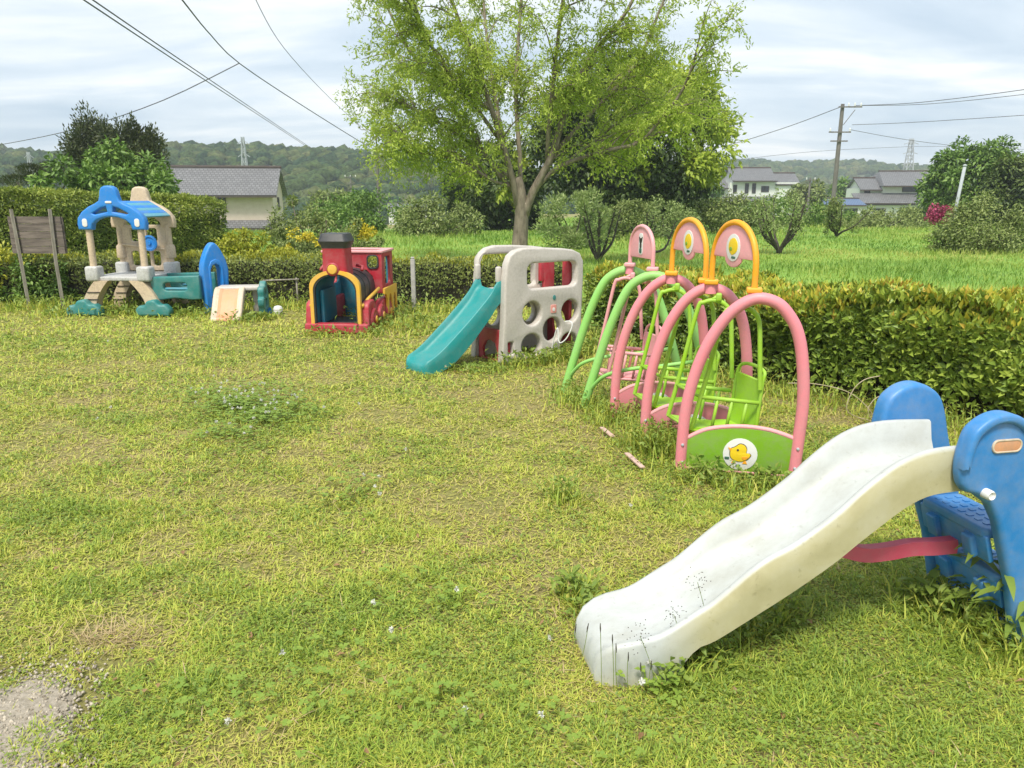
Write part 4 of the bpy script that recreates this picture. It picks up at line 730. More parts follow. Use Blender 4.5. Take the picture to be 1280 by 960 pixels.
def hoop(parent, Pa, Pb, mat, r, zt, leg, board, st, Ha=.06):
    d = Pb - Pa; L = float(np.hypot(d[0], d[1])); ax = np.array([d[0] / L, d[1] / L, 0]); nrm = np.array([-ax[1], ax[0], 0]); z0 = min(Pa[2], Pb[2]); dz = (Pb[2] - Pa[2])
    ph = np.linspace(0, math.pi, 22); W_ = L * .5 * .86; pts = [(L / 2 - W_, 0)] + [(L / 2 - W_ * math.cos(a), leg + (zt - z0 - leg) * math.sin(a) ** .85) for a in ph] + [(L / 2 + W_, 0)]
    w3 = lambda x, z: tuple(Pa + ax * x + [0, 0, z + dz * x / L]); h = MB().tube([w3(x, z) for x, z in resample(pts, 40)], r, 10).build('hoop', mat, parent, True, 60)
    for x in (L / 2 - W_, L / 2 + W_):
        MB().box(w3(x, .012), (.085, .085, .03), None, .008).build('hoop_foot', mat, h, True, 40); MB().lathe([(.035, -.06), (.03, 0)], 12, Matrix.Translation(Vector(w3(x, 0)))).build('socket', 'pink', h, True, 40)
    M4 = frame(tuple(Pa + [0, 0, dz / 2]), tuple(ax), (0, 0, 1), tuple(nrm)); zb = leg + (zt - z0 - leg) * .26 if st == 'chick' else .085
    arc = [(x, z) for x, z in ((L / 2 - W_ * .97 * math.cos(a), leg + (zt - z0 - leg) * .97 * math.sin(a) ** .85) for a in ph) if z >= zb]; c_ = L / 2
    bot = [(arc[-1][0], zb)] + ([(c_ + .085 * math.cos(a), zb - .055 * math.sin(a)) for a in np.linspace(0, math.pi, 10)] if st == 'chick' else []) + [(arc[0][0], zb)]
    bo = panel('board', [arc + bot], .012, board, parent, M4, bev=.002)
    cz = zb + .055 if st == 'chick' else zb + .095
    edge = MB().tube([(tuple(Pa + [0, 0, dz / 2] + ax * x + np.array([0, 0, z]))) for x, z in bot], .006, 6).build('board_edge', 'pink_pale', bo, True)
    for sgn in (1, -1):
        Ms = frame(tuple(Pa + [0, 0, dz / 2] + ax * c_ + np.array([0, 0, cz]) + nrm * sgn * .008), tuple(ax * sgn), (0, 0, 1), tuple(nrm * sgn)); of = lambda d: Ms @ Matrix.Translation((0, 0, d))
        if st == 'chick':
            s_ = panel('sticker', [ell(0, 0, .072, .080)], .003, 'clean_white', parent, Ms, bev=.0008); panel('body', [spl([(-.04, -.02), (-.045, .025), (-.01, .056), (.035, .04), (.045, -.005), (.01, -.042)], 4, True)], .003, 'chick_yellow', s_, of(.002), bev=.0008); panel('wing', [ell(.02, -.008, .014, .012, 12)], .003, 'lime_panel', s_, of(.004), bev=.0008); panel('leaf_mark', [rrect(-.03, -.064, .012, -.05, .006, 2)], .003, 'sticker_green', s_, of(.002), bev=.0008)
        else:
            s_ = panel('sticker', [rrect(-.036, -.075, .036, .085, .025)], .003, 'clean_white', parent, Ms, bev=.0008); panel('head', [spl([(-.03, .058), (0, .046), (.03, .058), (.018, .016), (0, .004), (-.018, .016)], 4, True)], .003, 'twig_core', s_, of(.002), bev=.0008); panel('body', [rrect(-.02, -.064, .02, -.027, .008, 3)], .003, 'sticker_green', s_, of(.002), bev=.0008); panel('coat', [rrect(-.017, -.027, .017, .009, .008, 3)], .003, 'dark_bark', s_, of(.0015), bev=.0008)
hoop(fr, tops[0], tops[1], 'orange', .018, 1.465, .11, 'pink_pale', 'chick'); hoop(fr, tops[1], tops[2], 'orange', .018, 1.465, .11, 'pink_pale', 'chick')
g2 = thing('swing_set', 'light green double-arch swing frame with one pink hoop behind the pink arches', 'swing set', (D0[0], D0[1], 0), AN)
lft = [PLN(p, D0, AN) for p in [(730, 509), (745, 460), (762, 410), (780, 370), (795, 352), (818, 344)]]; um = lft[-1][0]; half = lft[:-1]; gar = [(half[0][0] - .02, -.06)] + half[1:] + [(um, lft[-1][1])] + [(2 * um - u, z) for u, z in half[1:][::-1]] + [(2 * um - half[0][0] + .02, -.06)]
tg_ = []
for k, Pk in enumerate((D0, E0)):
    ou, ov = loc(Pk, D0); MB().tube([(ou + u, ov, z) for u, z in spl(gar, 5)], .034, 14).build('arch', 'mint', g2, True, 60); tg_.append(np.array([ou + um, ov, lft[-1][1] + .03]))
    cz = spl([(ou + .045, ov, .14), (ou + .16, ov - .10, .28), (ou + .35, ov - .16, .36), (ou + .6, ov - .15, .40), (ou + .82, ov - .08, .43), (ou + .9, ov, .44)], 5); MB().tube(cz, .015, 9).build('guard_rail', 'mint', g2, True)
hoop(g2, tg_[0], tg_[1], 'pink_pale', .016, 1.395, .12, 'pink_pale', 'cow')

def swing_chair(O, r, label, mat, shape, t0=.2, t1=.8, seatz=None, pivz=None, pivu=None):
    o = thing('caged_swing', label, 'swing', (O[0], O[1], 0), AN); ru, rv = r @ dA, r @ nA; f = lambda u, t, z: (u + t * ru, t * rv, z); hp, sz, uf, ub, bt = shape
    for t in (t0, t1):
        sf = MB().tube([f(u, t, z) for u, z in spl(hp, 5)], .014, 9).build('side_frame', mat, o, True, 60)
        ul = np.interp(.44, [hp[0][1], hp[2][1]], [hp[0][0], hp[2][0]]); MB().tube([f(ul, t, .44), f(hp[-1][0], t, .425)], .013, 8).build('arm_rail', mat, sf, True)
        for k in (.3, .55, .8):
            ua = ul + (hp[-1][0] - ul) * k; MB().tube([f(ua, t, .435), f(ua - .03, t, sz)], .010, 7).build('spindle', mat, sf, True)
        MB().tube([f(hp[0][0], t, hp[0][1]), f(ub, t, sz - .012)], .011, 8).build('seat_rail', mat, sf, True)
        MB().tube([f(hp[3][0] + .04, t, hp[4][1] - .005), f(pivu, t, 1.02)], .012, 8).build('hanger', mat, sf, True); MB().box(f(pivu, t, 1.01), (.035, .05, .05), None, .01).build('pivot', mat, sf, True, 40)
    for (u, z) in ((hp[0][0], hp[0][1]), (np.interp(.44, [hp[0][1], hp[2][1]], [hp[0][0], hp[2][0]]), .44), (ub + .02, sz + .05)): MB().tube([f(u, t0, z), f(u, t1, z)], .010, 8).build('cross_rail', mat, o, True)
    st = MB(); th = .016; n = 8; rings = []
    for k in range(n + 1):
        q = k / n; u = uf + (ub - uf) * q; z = sz + .018 * math.cos(q * math.pi * 2) * .5; rings.append([f(u, t0 + .04, z), f(u, t1 - .04, z), f(u, t1 - .04, z + th), f(u, t0 + .04, z + th)])
    st.loft(rings); st.build('seat', mat, o, True, 40)
    bk = MB(); rings = []
    for k in range(6):
        q = k / 5; u = ub + (bt[0] - ub) * q + .012 * math.sin(q * math.pi); z = sz + .01 + (bt[1] - sz) * q; rings.append([f(u, t0 + .06, z), f(u, t1 - .06, z), f(u + th, t1 - .06, z + .003), f(u + th, t0 + .06, z + .003)])
    bk.loft(rings); bk.build('backrest', mat, o, True, 40)
    MB().tube(spl([f(ub + .012, t0 + .03, sz), f(bt[0] + .008, t0 + .03, bt[1] - .02), f(bt[0] + .03, t0 + .10, bt[1] + .07), f(bt[0] + .03, t1 - .10, bt[1] + .07), f(bt[0] + .008, t1 - .03, bt[1] - .02), f(ub + .012, t1 - .03, sz)], 6), .011, 8).build('back_frame', mat, o, True)
    return o
rAB, rBC, rDE = B0 - A0, C0 - B0, E0 - D0
hp = [PLN(p, A0 + rAB * .2, AN) for p in [(864, 537), (885, 465), (905, 395), (913, 387), (927, 384), (941, 389), (949, 403), (950, 440), (950, 487)]]
sh = (hp, .215, hp[0][0] + .01, PLN((944, 530), A0 + rAB * .2, AN)[0], PLN((953, 480), A0 + rAB * .2, AN))
pu = arch[6][0]
swing_chair(A0, rAB, 'lime green caged swing seat hanging behind the green chick panel', 'lime', sh, pivu=pu)
swing_chair(B0, rBC, 'lime green caged swing seat hanging between the middle and rear pink arches', 'lime', tuple([sh[0], sh[1], sh[2], sh[3], sh[4]]), pivu=pu * .98)
hpd = [(u + um - pu - .02, z) for u, z in hp]; shd = (hpd, .235, sh[2] + um - pu - .02, sh[3] + um - pu - .02, (sh[4][0] + um - pu - .02, sh[4][1] + .02))
swing_chair(D0, rDE, 'pink caged swing seat hanging under the light green arches', 'pink_pale', shd, pivu=um)

# climber ----------------------------------------------------
CA = math.radians(36); K0 = G(628, 457)[:2]; kd = np.array([math.cos(CA), math.sin(CA)]); kn = np.array([-kd[1], kd[0]])
cl = thing('climber', 'white plastic climber with round holes and a teal slide', 'climbing frame', (K0[0], K0[1], 0), CA)
kp = lambda x, y, v=0.0: PLN((x, y), K0 + kn * v, CA)
out = [kp(*p) for p in ((628, 457), (631, 400), (632, 352), (634, 331), (638, 320), (645, 313.5), (656, 310), (680, 309.5), (705, 310.5), (717, 312), (726, 316.5), (730, 326), (730, 345), (727.5, 400), (725, 445))]
out[0] = (out[0][0], 0); out[-1] = (out[-1][0], 0); FU = out[-1][0]
def khole(x, y, rx, ry): a = kp(x, y); b = kp(x + rx, y); c = kp(x, y - ry); return ell(a[0], a[1], abs(b[0] - a[0]), abs(c[1] - a[1]), 26)
holes = [khole(*h) for h in ((666, 392, 11.5, 15), (713.5, 389, 10.5, 14.5), (691, 412, 11, 15), (665, 432, 12, 14.5), (712, 430, 10.5, 14))]
w0, w1 = kp(660, 362), kp(722, 326); win = rrect(w0[0], w0[1], w1[0], w1[1], .07); s0, s1 = kp(636, 444), kp(642, 428)
panel('side_wall', [out, win] + holes + [rrect(s0[0], s0[1], s1[0], s1[1], .008, 3)], .095, 'white_plastic', cl, XZ(.05), bev=.022, res=3)
SV = .52
u0, u1, u2, u3 = [kp(x, 345, SV - .06)[0] for x in (679, 692, 711, 724)]
fo_ = [(u, z) for u, z in out]
panel('side_wall', [fo_, rrect(.085, .70, max(.2, u0 - .05), 1.045, .07), rrect(min(u1 - .02, FU - .2), .70, FU - .05, 1.0, .05), ell(.25, .42, .09, .11), ell(.70, .42, .09, .11), ell(.47, .22, .09, .11)], .09, 'white_plastic', cl, XZ(SV + .02), bev=.022, res=3)
MB().box(((u0 + u1) / 2, SV - .055, .85), (u1 - u0, .05, .38), None, .012).build('red_bracket', 'red', cl, True, 40); MB().box((u0 - .02, SV - .055, .84), (.06, .045, .2), None, .01).build('red_bracket', 'red', cl, True, 40); MB().box((FU - .065, .16, .84), (.06, .10, .38), None, .012).build('red_post', 'red', cl, True, 40)
for v in (.105, SV - .05): MB().box((.03, v, .88), (.06, .05, .16), None, .02).build('slide_cap', 'white_plastic', cl, True, 40)
chute([(-.79, .125, 0), (-.71, .165, .0), (-.62, .225, .02), (-.49, .33, .085), (-.29, .50, .26), (-.09, .69, .47), (-.01, .80, .57), (.05, .835, .62)], .275, .20, [(-.835, 0, .05), (-.835, .04, .045), (-.83, .075, .035), (-.815, .10, .015)], [(-.79, .03), (-.62, .08), (-.3, .095), (.05, .10)], 'slide', 'teal', cl, n=34, wall=.022)
MB().box((FU * .52, .285, .615), (FU * .9, .38, .05), None, .012).build('platform', 'tan', cl, True, 40)
MB().box((.035, .285, .665), (.04, .36, .05), None, .012).build('sill', 'cream', cl, True, 40)
panel('tunnel_panel', [rrect(.10, 0, SV - .03, .33, .02), [(.16, .02), (.16, .12), (.20, .19), (.285, .215), (.36, .19), (.41, .12), (.41, .02)]], .03, 'red', cl, frame((.06, 0, 0), (0, 1, 0), (0, 0, 1), (1, 0, 0)), bev=.006)
panel('back_panel', [rrect(.11, .0, SV - .04, .56, .03), ell(.285, .30, .11, .15)], .04, 'red', cl, frame((FU - .05, 0, 0), (0, 1, 0), (0, 0, 1), (1, 0, 0)), bev=.01)
panel('red_insert', [rrect(s0[0] + .004, s0[1] + .004, s1[0] - .004, s1[1] - .004, .005, 2)], .02, 'red', cl, XZ(.06), bev=.003)
o_ = kp(693, 372); panel('oval_mark', [ell(o_[0], o_[1], .02, .026, 16)], .008, 'sea', cl, XZ(.0005), bev=.002)
o_ = kp(692, 386); sk = panel('square_mark', [rrect(o_[0] - .036, o_[1] - .042, o_[0] + .036, o_[1] + .042, .01, 3)], .008, 'sticker_red', cl, XZ(.0005), bev=.002); panel('mark_figure', [ell(o_[0], o_[1] - .006, .017, .02, 14)], .004, 'clean_white', sk, XZ(-.0045), bev=.001)
# the loose white cable
cw = [G(700, 446), ]
cable = thing('loose_cable', 'loose white cable curling up against the climber wall', 'cable', (G(692, 446)[0], G(692, 446)[1] - .05, 0)); oc = np.array([G(692, 446)[0], G(692, 446)[1] - .05, 0]); YD = oc[1]
MB().tube(spl([AT(688, 446, YD) - oc, AT(692, 425, YD - .03) - oc, AT(697, 410, YD - .06) - oc, AT(699, 428, YD - .08) - oc, AT(708, 423, YD - .1) - oc, AT(715, 408, YD - .1) - oc, AT(713, 402, YD - .08) - oc, AT(706, 402, YD - .06) - oc], 6), .007, 6).build('strand', 'clean_white', cable, True)

# train ------------------------------------------------------
tr = thing('toy_train', 'red plastic ride-in train with black chimney and yellow-edged tunnel front', 'play train', (-2.135, 9.06, 0), math.radians(-5))
MB().box((0, .04, .06), (.79, .13, .12), None, .02).build('bumper', 'red', tr, True, 40)
for s in (-1, 1):
    panel('fender', [[(.05, .0), (.05, .30), (.08, .36), (.14, .385), (.30, .385), (.36, .36), (.40, .28), (.46, .22), (.62, .22), (.68, .30), (.78, .33), (1.30, .33), (1.34, .26), (1.34, 0)]], .10, 'red', tr, YZ(s * .345), bev=.02)
    for y in (.24, .60, .98):
        w_ = MB().lathe([(.13, -.015), (.14, 0), (.14, .02), (.12, .035), (.06, .03), (.05, .045), (.0, .045)], 22, frame((s * .39, y, .145), (0, 1, 0), (0, 0, 1), (s, 0, 0))).build('wheel', 'red', tr, True, 40); MB().lathe([(.045, .044), (.04, .055), (0, .057)], 14, frame((s * .39, y, .145), (0, 1, 0), (0, 0, 1), (s, 0, 0))).build('hub', 'yellow', w_, True, 40)
ta = lambda w, zt, z0=.10, n=18: [(-w, z0)] + [(-w * math.cos(a), zt - .2 + .2 * math.sin(a)) for a in np.linspace(0, math.pi, n)] + [(w, z0)]
oa, ia = ta(.285, .735), ta(.262, .712)
def tunnel(name, o_, i_, y0, y1, mat, par):
    mb = MB(); n = len(o_); V = [(x, y0, z) for x, z in o_] + [(x, y0, z) for x, z in i_] + [(x, y1, z) for x, z in o_] + [(x, y1, z) for x, z in i_]; F = []
    for k in range(n - 1): F += [(k, k + 1, 2 * n + k + 1, 2 * n + k), (n + k + 1, n + k, 3 * n + k, 3 * n + k + 1), (k + 1, k, n + k, n + k + 1), (2 * n + k, 2 * n + k + 1, 3 * n + k + 1, 3 * n + k)]
    F += [(0, 2 * n, 3 * n, n), (n - 1, 2 * n - 1, 4 * n - 1, 3 * n - 1)]; mb.add(V, F); return mb.build(name, mat, par, True, 40)
bo = tunnel('boiler', oa, ta(.275, .725), .05, .76, 'black', tr); tunnel('lining', ta(.272, .722), ta(.262, .712), .052, .758, 'cabin_blue', bo)
rim_ = tunnel('tunnel_rim', ta(.31, .765), ta(.268, .722), -.01, .055, 'yellow', tr); tunnel('seal', ta(.267, .721), ta(.250, .704), .0, .05, 'black', rim_)
for y in (.3, .52): tunnel('boiler_band', ta(.292, .742), ta(.284, .734), y, y + .03, 'black', bo)
MB().box((0, .42, .075), (.56, .70, .03)).build('floor', 'black', tr)
MB().box((-.225, .42, .30), (.05, .5, .42), None, .02).build('inner_bench', 'cabin_blue', tr, True, 40)
MB().tube([(.315, .03, .33), (.325, .3, .39), (.35, .72, .47)], .022, 8).build('side_trim', 'yellow', tr, True); MB().tube([(-.315, .03, .33), (-.325, .3, .39), (-.35, .72, .47)], .022, 8).build('side_trim', 'yellow', tr, True)
hl = MB().lathe([(.0, -.012), (.058, -.012), (.06, .0), (.05, .012), (0, .016)], 22, frame((-.01, -.02, .775), (1, 0, 0), (0, 0, 1), (0, -1, 0))).build('headlight', 'yellow', tr, True, 40); MB().lathe([(.058, -.03), (.078, -.02), (.08, .0), (.066, .012), (.06, .0)], 22, frame((-.01, -.012, .775), (1, 0, 0), (0, 0, 1), (0, -1, 0)), cap=False).build('headlight_ring', 'red', hl, True, 40)
def sq(mb, prof, cy=.17, k=.16):
    rings = [[(x * w, cy + y * w, z) for x, y in rrect(-1, -1, 1, 1, .28, 3)] for w, z in prof]; mb.loft(rings); return mb
sq(MB(), [(.155, .70), (.15, .80), (.145, 1.0), (.15, 1.02)]).build('chimney_base', 'red', tr, True, 40); sq(MB(), [(.150, 1.02), (.155, 1.05), (.182, 1.095), (.184, 1.105), (.150, 1.19), (.140, 1.195)]).build('chimney', 'black', tr, True, 30)
MB().tube([(.17, .36, .80), (.25, .37, .78), (.26, .30, .74)], .02, 8).build('handle', 'red', tr, True); MB().tube([(-.17, .36, .80), (-.25, .37, .78), (-.26, .30, .74)], .02, 8).build('handle', 'red', tr, True)
cz0, cz1 = .40, .92; X1 = .39
panel('cab_front', [[(-X1, cz0), (-X1, cz1), (X1, cz1), (X1, cz0), (.27, cz0), (.26, .62), (.18, .70), (-.18, .70), (-.26, .62), (-.27, cz0)], rrect(.20, .72, .345, .89, .05), rrect(-.345, .72, -.20, .89, .05)], .035, 'red', tr, XZ(.78), bev=.008)
for s in (-1, 1): panel('cab_side', [rrect(.80, cz0, 1.34, cz1, .01, 2), rrect(.93, .50, 1.20, .86, .05)], .035, 'red', tr, YZ(s * (X1 - .02)), bev=.008)
panel('cab_back', [rrect(-X1 + .04, cz0 - .38, X1 - .04, cz1, .01, 2), rrect(-.06, .14, .30, .86, .06)], .03, 'cabin_blue', tr, XZ(1.33), bev=.006)
panel('cab_lining', [rrect(.82, cz0 - .3, 1.30, cz1 - .03, .01, 2), rrect(.93, .50, 1.20, .86, .05)], .012, 'cabin_blue', tr, YZ(-X1 + .05), bev=.003)
panel('window_lining', [rrect(.195, .715, .35, .895, .05), rrect(.21, .73, .335, .88, .045)], .02, 'black', tr, XZ(.757), bev=.003)
panel('roof_frame', [rrect(-X1 - .02, .745, X1 + .02, 1.375, .03, 3), rrect(-.30, .86, .30, 1.26, .05, 3)], .03, 'pink_pale', tr, XY(cz1 + .013), bev=.008)
for s in (-1, 1): panel('running_board', [[(.72, .40), (.72, .47), (1.37, .47), (1.37, .13), (1.33, .13), (1.31, .30), (1.27, .36), (1.22, .36), (1.18, .30), (1.16, .10), (1.10, .10), (1.08, .30), (1.04, .37), (.98, .37), (.94, .30), (.92, .12), (.87, .12), (.85, .32), (.81, .38)]], .03, 'yellow', tr, YZ(s * .415), bev=.006)

# playhouse tower ---------------------------------------------
tw = thing('play_tower', 'cream toddler play tower with blue arched gable and green bridge wall', 'playhouse', (-5.5, 10.62, 0), math.radians(-2))
pw, pd = .365, .78
for sx, y in ((-1, 0), (1, 0), (-1, pd), (1, pd)):
    nm = MB().lathe([(.045, .62), (.045, 1.22)], 16, Matrix.Translation((sx * pw, y, 0))).build('post', 'tan', tw, True, 40)
    MB().box((sx * pw, y, .575), (.19, .19, .21), None, .035).build('post_block', 'white_dirty', tw, True, 40)
    if y > 0: MB().lathe([(.075, .74), (.08, .76), (.075, .90), (.06, .93)], 16, Matrix.Translation((sx * pw, y, 0))).build('collar', 'tan', nm, True, 40)
    c = spl([(sx * (pw - .12), y, .48), (sx * (pw - .02), y, .36), (sx * (pw + .07), y, .20), (sx * (pw + .10), y, .0)], 5); rings = [[(x - .095, yy - .08, z), (x + .095, yy - .08, z), (x + .095, yy + .08, z), (x - .095, yy + .08, z)] for x, yy, z in c]
    lg = MB(); lg.loft(rings); lg = lg.build('leg', 'tan', tw, True, 50)
    if sx < 0:
        for z in (.12, .22, .32): MB().box((-(pw + .075 - (z - .1) * .32), y - .085, z), (.18, .012, .014)).build('rung_groove', 'dark_bark', lg)
    if y == 0:
        panel('foot_cloud', [[(sx * (pw + .13) + a, b_) for a, b_ in spl([(-.23, .0), (-.245, .08), (-.19, .145), (-.12, .15), (-.07, .21), (.03, .225), (.10, .165), (.18, .16), (.245, .08), (.23, .0)], 5)]], .15, 'sea', tw, XZ(y - .12), bev=.035, res=3)
panel('deck', [rrect(-pw - .04, -.05, pw + .04, pd + .05, .06)], .06, 'white_dirty', tw, XY(.505), bev=.015)
ga = [(-.47, 1.18), (-.48, 1.26), (-.465, 1.34), (-.40, 1.42), (-.30, 1.49), (-.20, 1.535), (-.145, 1.57), (-.125, 1.64), (-.115, 1.70), (-.09, 1.745), (-.05, 1.765), (.0, 1.77), (.05, 1.765), (.09, 1.745), (.115, 1.70), (.125, 1.64), (.145, 1.57), (.20, 1.535), (.30, 1.49), (.40, 1.42), (.465, 1.34), (.48, 1.26), (.47, 1.18), (.28, 1.18), (.26, 1.26), (.20, 1.31), (.10, 1.345), (.0, 1.355), (-.10, 1.345), (-.20, 1.31), (-.26, 1.26), (-.28, 1.18)]
gh = [[(.04, 1.42), (.05, 1.49), (.12, 1.47), (.25, 1.40), (.22, 1.385), (.12, 1.405)]]; gh.append([(-x, z) for x, z in gh[0]])
fg = panel('front_gable', [ga] + gh, .11, 'royal', tw, XZ(-.02), bev=.025, res=3); panel('back_gable', [ga] + gh, .11, 'tan', tw, XZ(pd + .02), bev=.025, res=3)
for s in (-1, 1): panel('gable_socket', [rrect(s * .365 - .035, 1.22, s * .365 + .035, 1.33, .03)], .012, 'clean_white', fg, XZ(-.077), bev=.004)
panel('gable_badge', [rrect(-.045, 1.535, .045, 1.565, .012, 3)], .01, 'clean_white', fg, XZ(-.077), bev=.003)
for s in (-1, 1):
    for k in range(6):
        q = k / 6; x0, z0_ = .14 + q * .29, 1.545 - q * .16 - q * q * .05; MB().box((s * (x0 + .03), pd / 2, z0_ - .005), (.075, pd - .07, .022), Matrix.Rotation(s * math.radians(30 + 10 * q), 3, 'Y'), .006).build('roof_slat', 'aqua_sheet' if k % 2 else 'royal', tw, True, 40)
bw = panel('back_wall', [[(-.33, .55), (-.33, 1.22), (.33, 1.22), (.33, .55)], rrect(-.20, .98, -.04, 1.17, .03), rrect(.04, .98, .20, 1.17, .03), rrect(-.22, .62, -.10, .84, .04), rrect(.10, .62, .22, .84, .04), rrect(-.06, .60, .06, .84, .03)], .05, 'tan', tw, XZ(pd), bev=.01)
MB().box((0, pd - .03, .90), (.66, .06, .03), Matrix.Rotation(math.radians(6), 3, 'Y'), .01).build('rail', 'tan', bw, True, 40)
wh = MB().lathe([(.0, .0), (.10, .0), (.115, .02), (.115, .04), (.09, .045), (.08, .03), (.03, .03), (.025, .05), (0, .05)], 22, frame((.13, pd - .10, .96), (1, 0, 0), (0, 0, 1), (0, -1, 0))).build('steering_wheel', 'royal', tw, True, 40)
bo_ = [(.40, .53), (1.12, .55), (1.12, .22), (1.0, .21), (.75, .235), (.58, .21), (.48, .20)]
for y in (.02, .55):
    br = panel('bridge_wall', [bo_, rrect(.60, .34, .94, .45, .05)], .08, 'sea', tw, XZ(y), bev=.02)
    MB().box((.77, y + .01, .365), (.33, .03, .03), None, .01).build('hand_ledge', 'aqua_sheet', br, True, 40)
MB().box((.76, .285, .24), (.68, .46, .04), None, .01).build('bridge_floor', 'sea', tw, True, 40)
bp_ = [(-.17, 0), (-.19, .45), (-.20, .60), (-.17, .75), (-.10, .90), (-.03, .985), (.03, .985), (.10, .90), (.17, .75), (.20, .60), (.19, .45), (.17, 0)]
aa = math.radians(52); Mb = frame((1.24, .22, 0), (math.cos(aa), math.sin(aa), 0), (0, 0, 1), (math.sin(aa), -math.cos(aa), 0))
bl = panel('arched_end_wall', [spl(bp_[1:-1], 4) + [bp_[-1], bp_[0]], [(-.075, .27), (-.075, .62), (-.05, .68), (0, .70), (.05, .68), (.075, .62), (.075, .27)]], .13, 'royal', tw, Mb, bev=.03, res=3)
panel('arch_trim', [[(-.11, .24), (-.11, .66), (-.07, .74), (0, .77), (.07, .74), (.11, .66), (.11, .24)], [(-.078, .27), (-.078, .62), (-.05, .68), (0, .70), (.05, .68), (.078, .62), (.078, .27)]], .15, 'royal', bl, Mb, bev=.012)

# little orange slide ------------------------------------------
ls = thing('small_slide', 'tiny cream and peach slide with a teal end wall beside the play tower', 'slide', (-3.86, 10.05, 0), math.radians(98))
chute([(0, .06, 0), (.06, .085, .0), (.14, .17, .05), (.26, .30, .17), (.36, .385, .26), (.44, .405, .30)], 0, .20, [(-.05, 0, .03), (-.05, .03, .02), (-.03, .05, .008)], [(0, .012), (.1, .03), (.44, .03)], 'chute', ['peach', 'cream'], ls, n=22, wall=.05)
MB().box((.58, -.10, .375), (.30, .58, .06), None, .02).build('platform', 'white_plastic', ls, True, 40)
for y in (.13, -.30): MB().box((.62, y, .175), (.10, .08, .35), None, .02).build('leg', 'white_plastic', ls, True, 40)
te = [(.34, 0), (.33, .12), (.30, .16), (.30, .24), (.34, .27), (.33, .34), (.36, .40), (.42, .41), (.47, .40), (.50, .44), (.56, .47), (.62, .44), (.64, .38), (.70, .30), (.70, 0)]
panel('end_wall', [spl(te[1:-1], 3) + [te[-1], te[0]], rrect(.42, .10, .58, .22, .03), rrect(.44, .26, .56, .36, .03)], .09, 'sea', ls, frame((0, -.42, 0), (1, 0, 0), (0, 0, 1), (0, 1, 0)), bev=.02)
b_ = G(348, 393); tub = thing('lidded_tub', 'small white tub with a domed lid lying by the boundary hedge', 'tub', (b_[0], b_[1], 0)); MB().lathe([(.05, 0), (.06, .01), (.065, .06), (.06, .07)], 18).build('bowl', 'clean_white', tub, True, 40); MB().lathe([(.068, .07), (.068, .085), (.05, .115), (.02, .125), (0, .126)], 18).build('lid', 'clean_white', tub, True, 40)
b_ = G(339, 392); bk = thing('toy_scoop', 'small blue toy scoop lying beside the white tub', 'toy', (b_[0] - .02, b_[1], 0)); MB().lathe([(.03, 0), (.05, .01), (.055, .08), (.05, .08), (.045, .012), (0, .012)], 16, cap=False).build('cup', 'royal', bk, True, 40); MB().tube([(.05, 0, .07), (.12, -.03, .05), (.2, -.04, .01)], .01, 6).build('handle', 'royal', bk, True)

# notice board --------------------------------------------------
nb = thing('notice_board', 'weathered grey wooden notice board on two posts in front of the hedge', 'notice board', (-6.95, 11.2, 0), math.radians(-3))
for k in range(5): MB().box((rng.uniform(-.006, .006), .0, .865 + k * .107), (.80 + rng.uniform(-.01, .01), .022, .102), Matrix.Rotation(rng.uniform(-.006, .006), 3, 'Y')).build('plank', 'old_wood', nb)
for x, l in ((-.27, -.02), (.26, .03)):
    mb = MB(); mb.tube([(x + .02, -.045, -.1), (x, -.045, .7), (x - .01 + l, -.045, 1.45)], .028, 4); mb.build('post', 'post_wood', nb)
for x in (-.385, .0, .385): MB().box((x, .022, 1.08), (.05, .02, .52)).build('batten', 'old_wood', nb)
c = G(518, 388); fp_ = thing('concrete_post', 'pale concrete fence post standing in front of the boundary hedge', 'post', (c[0], c[1] - .02, 0)); MB().box((0, 0, .36), (.062, .07, .78), None, .01).build('shaft', 'concrete', fp_, True, 30); MB().box((0, 0, .765), (.05, .055, .03), None, .01).build('cap', 'concrete', fp_, True, 30)
c = G(345, 345, .35); hb = thing('hedge_rail', 'short wooden rail and stake by the hedge right of the play tower', 'rail', (-3.45, 11.35, 0)); MB().tube([(-.3, 0, .40), (.25, 0, .42)], .012, 8).build('rail', 'post_wood', hb, True); MB().tube([(.2, .03, -.05), (.2, .03, .44)], .014, 8).build('stake', 'post_wood', hb, True)
# stones at the foot of the hedge
for k, (x, y, sx, sy, sz) in enumerate(((100, 372, .34, .22, .20), (30, 372, .20, .16, .12), (545, 378, .3, .14, .08), (470, 378, .2, .12, .07))):
    p = G(x, y); Vv, Ff = blobs(np.array([[0, 0, sz * .4]]), np.array([[sx, sy, sz]]), IV2, IF2, .12); o = obj('stone', np_mesh('stone', Vv, Ff), 'stone', None, True); o.location = (p[0], p[1], 0); prop(o, ['big pale grey boulder behind the left legs of the play tower', 'smaller grey stone under the notice board', 'long low stone behind the top of the teal slide', 'flat stone between the train and the concrete post'][k], 'stone')
# broken pink strips on the grass
for k, (a, b_) in enumerate((((783, 574), (803, 590)), ((752, 541), (766, 551)))):
    p, q = G(*a), G(*b_); d = q - p; L = np.linalg.norm(d); o = MB().box((0, 0, .035), (L, .03, .008), Matrix.Rotation(.05, 3, 'Y')).build('broken_strip', 'faded_strip'); o.location = (p + q) / 2; o.rotation_euler = (0, 0, math.atan2(d[1], d[0])); prop(o, ['longer broken pink plastic strip on the grass by the middle pink arch', 'short broken pink strip on the grass by the rear pink arch'][k], 'debris')

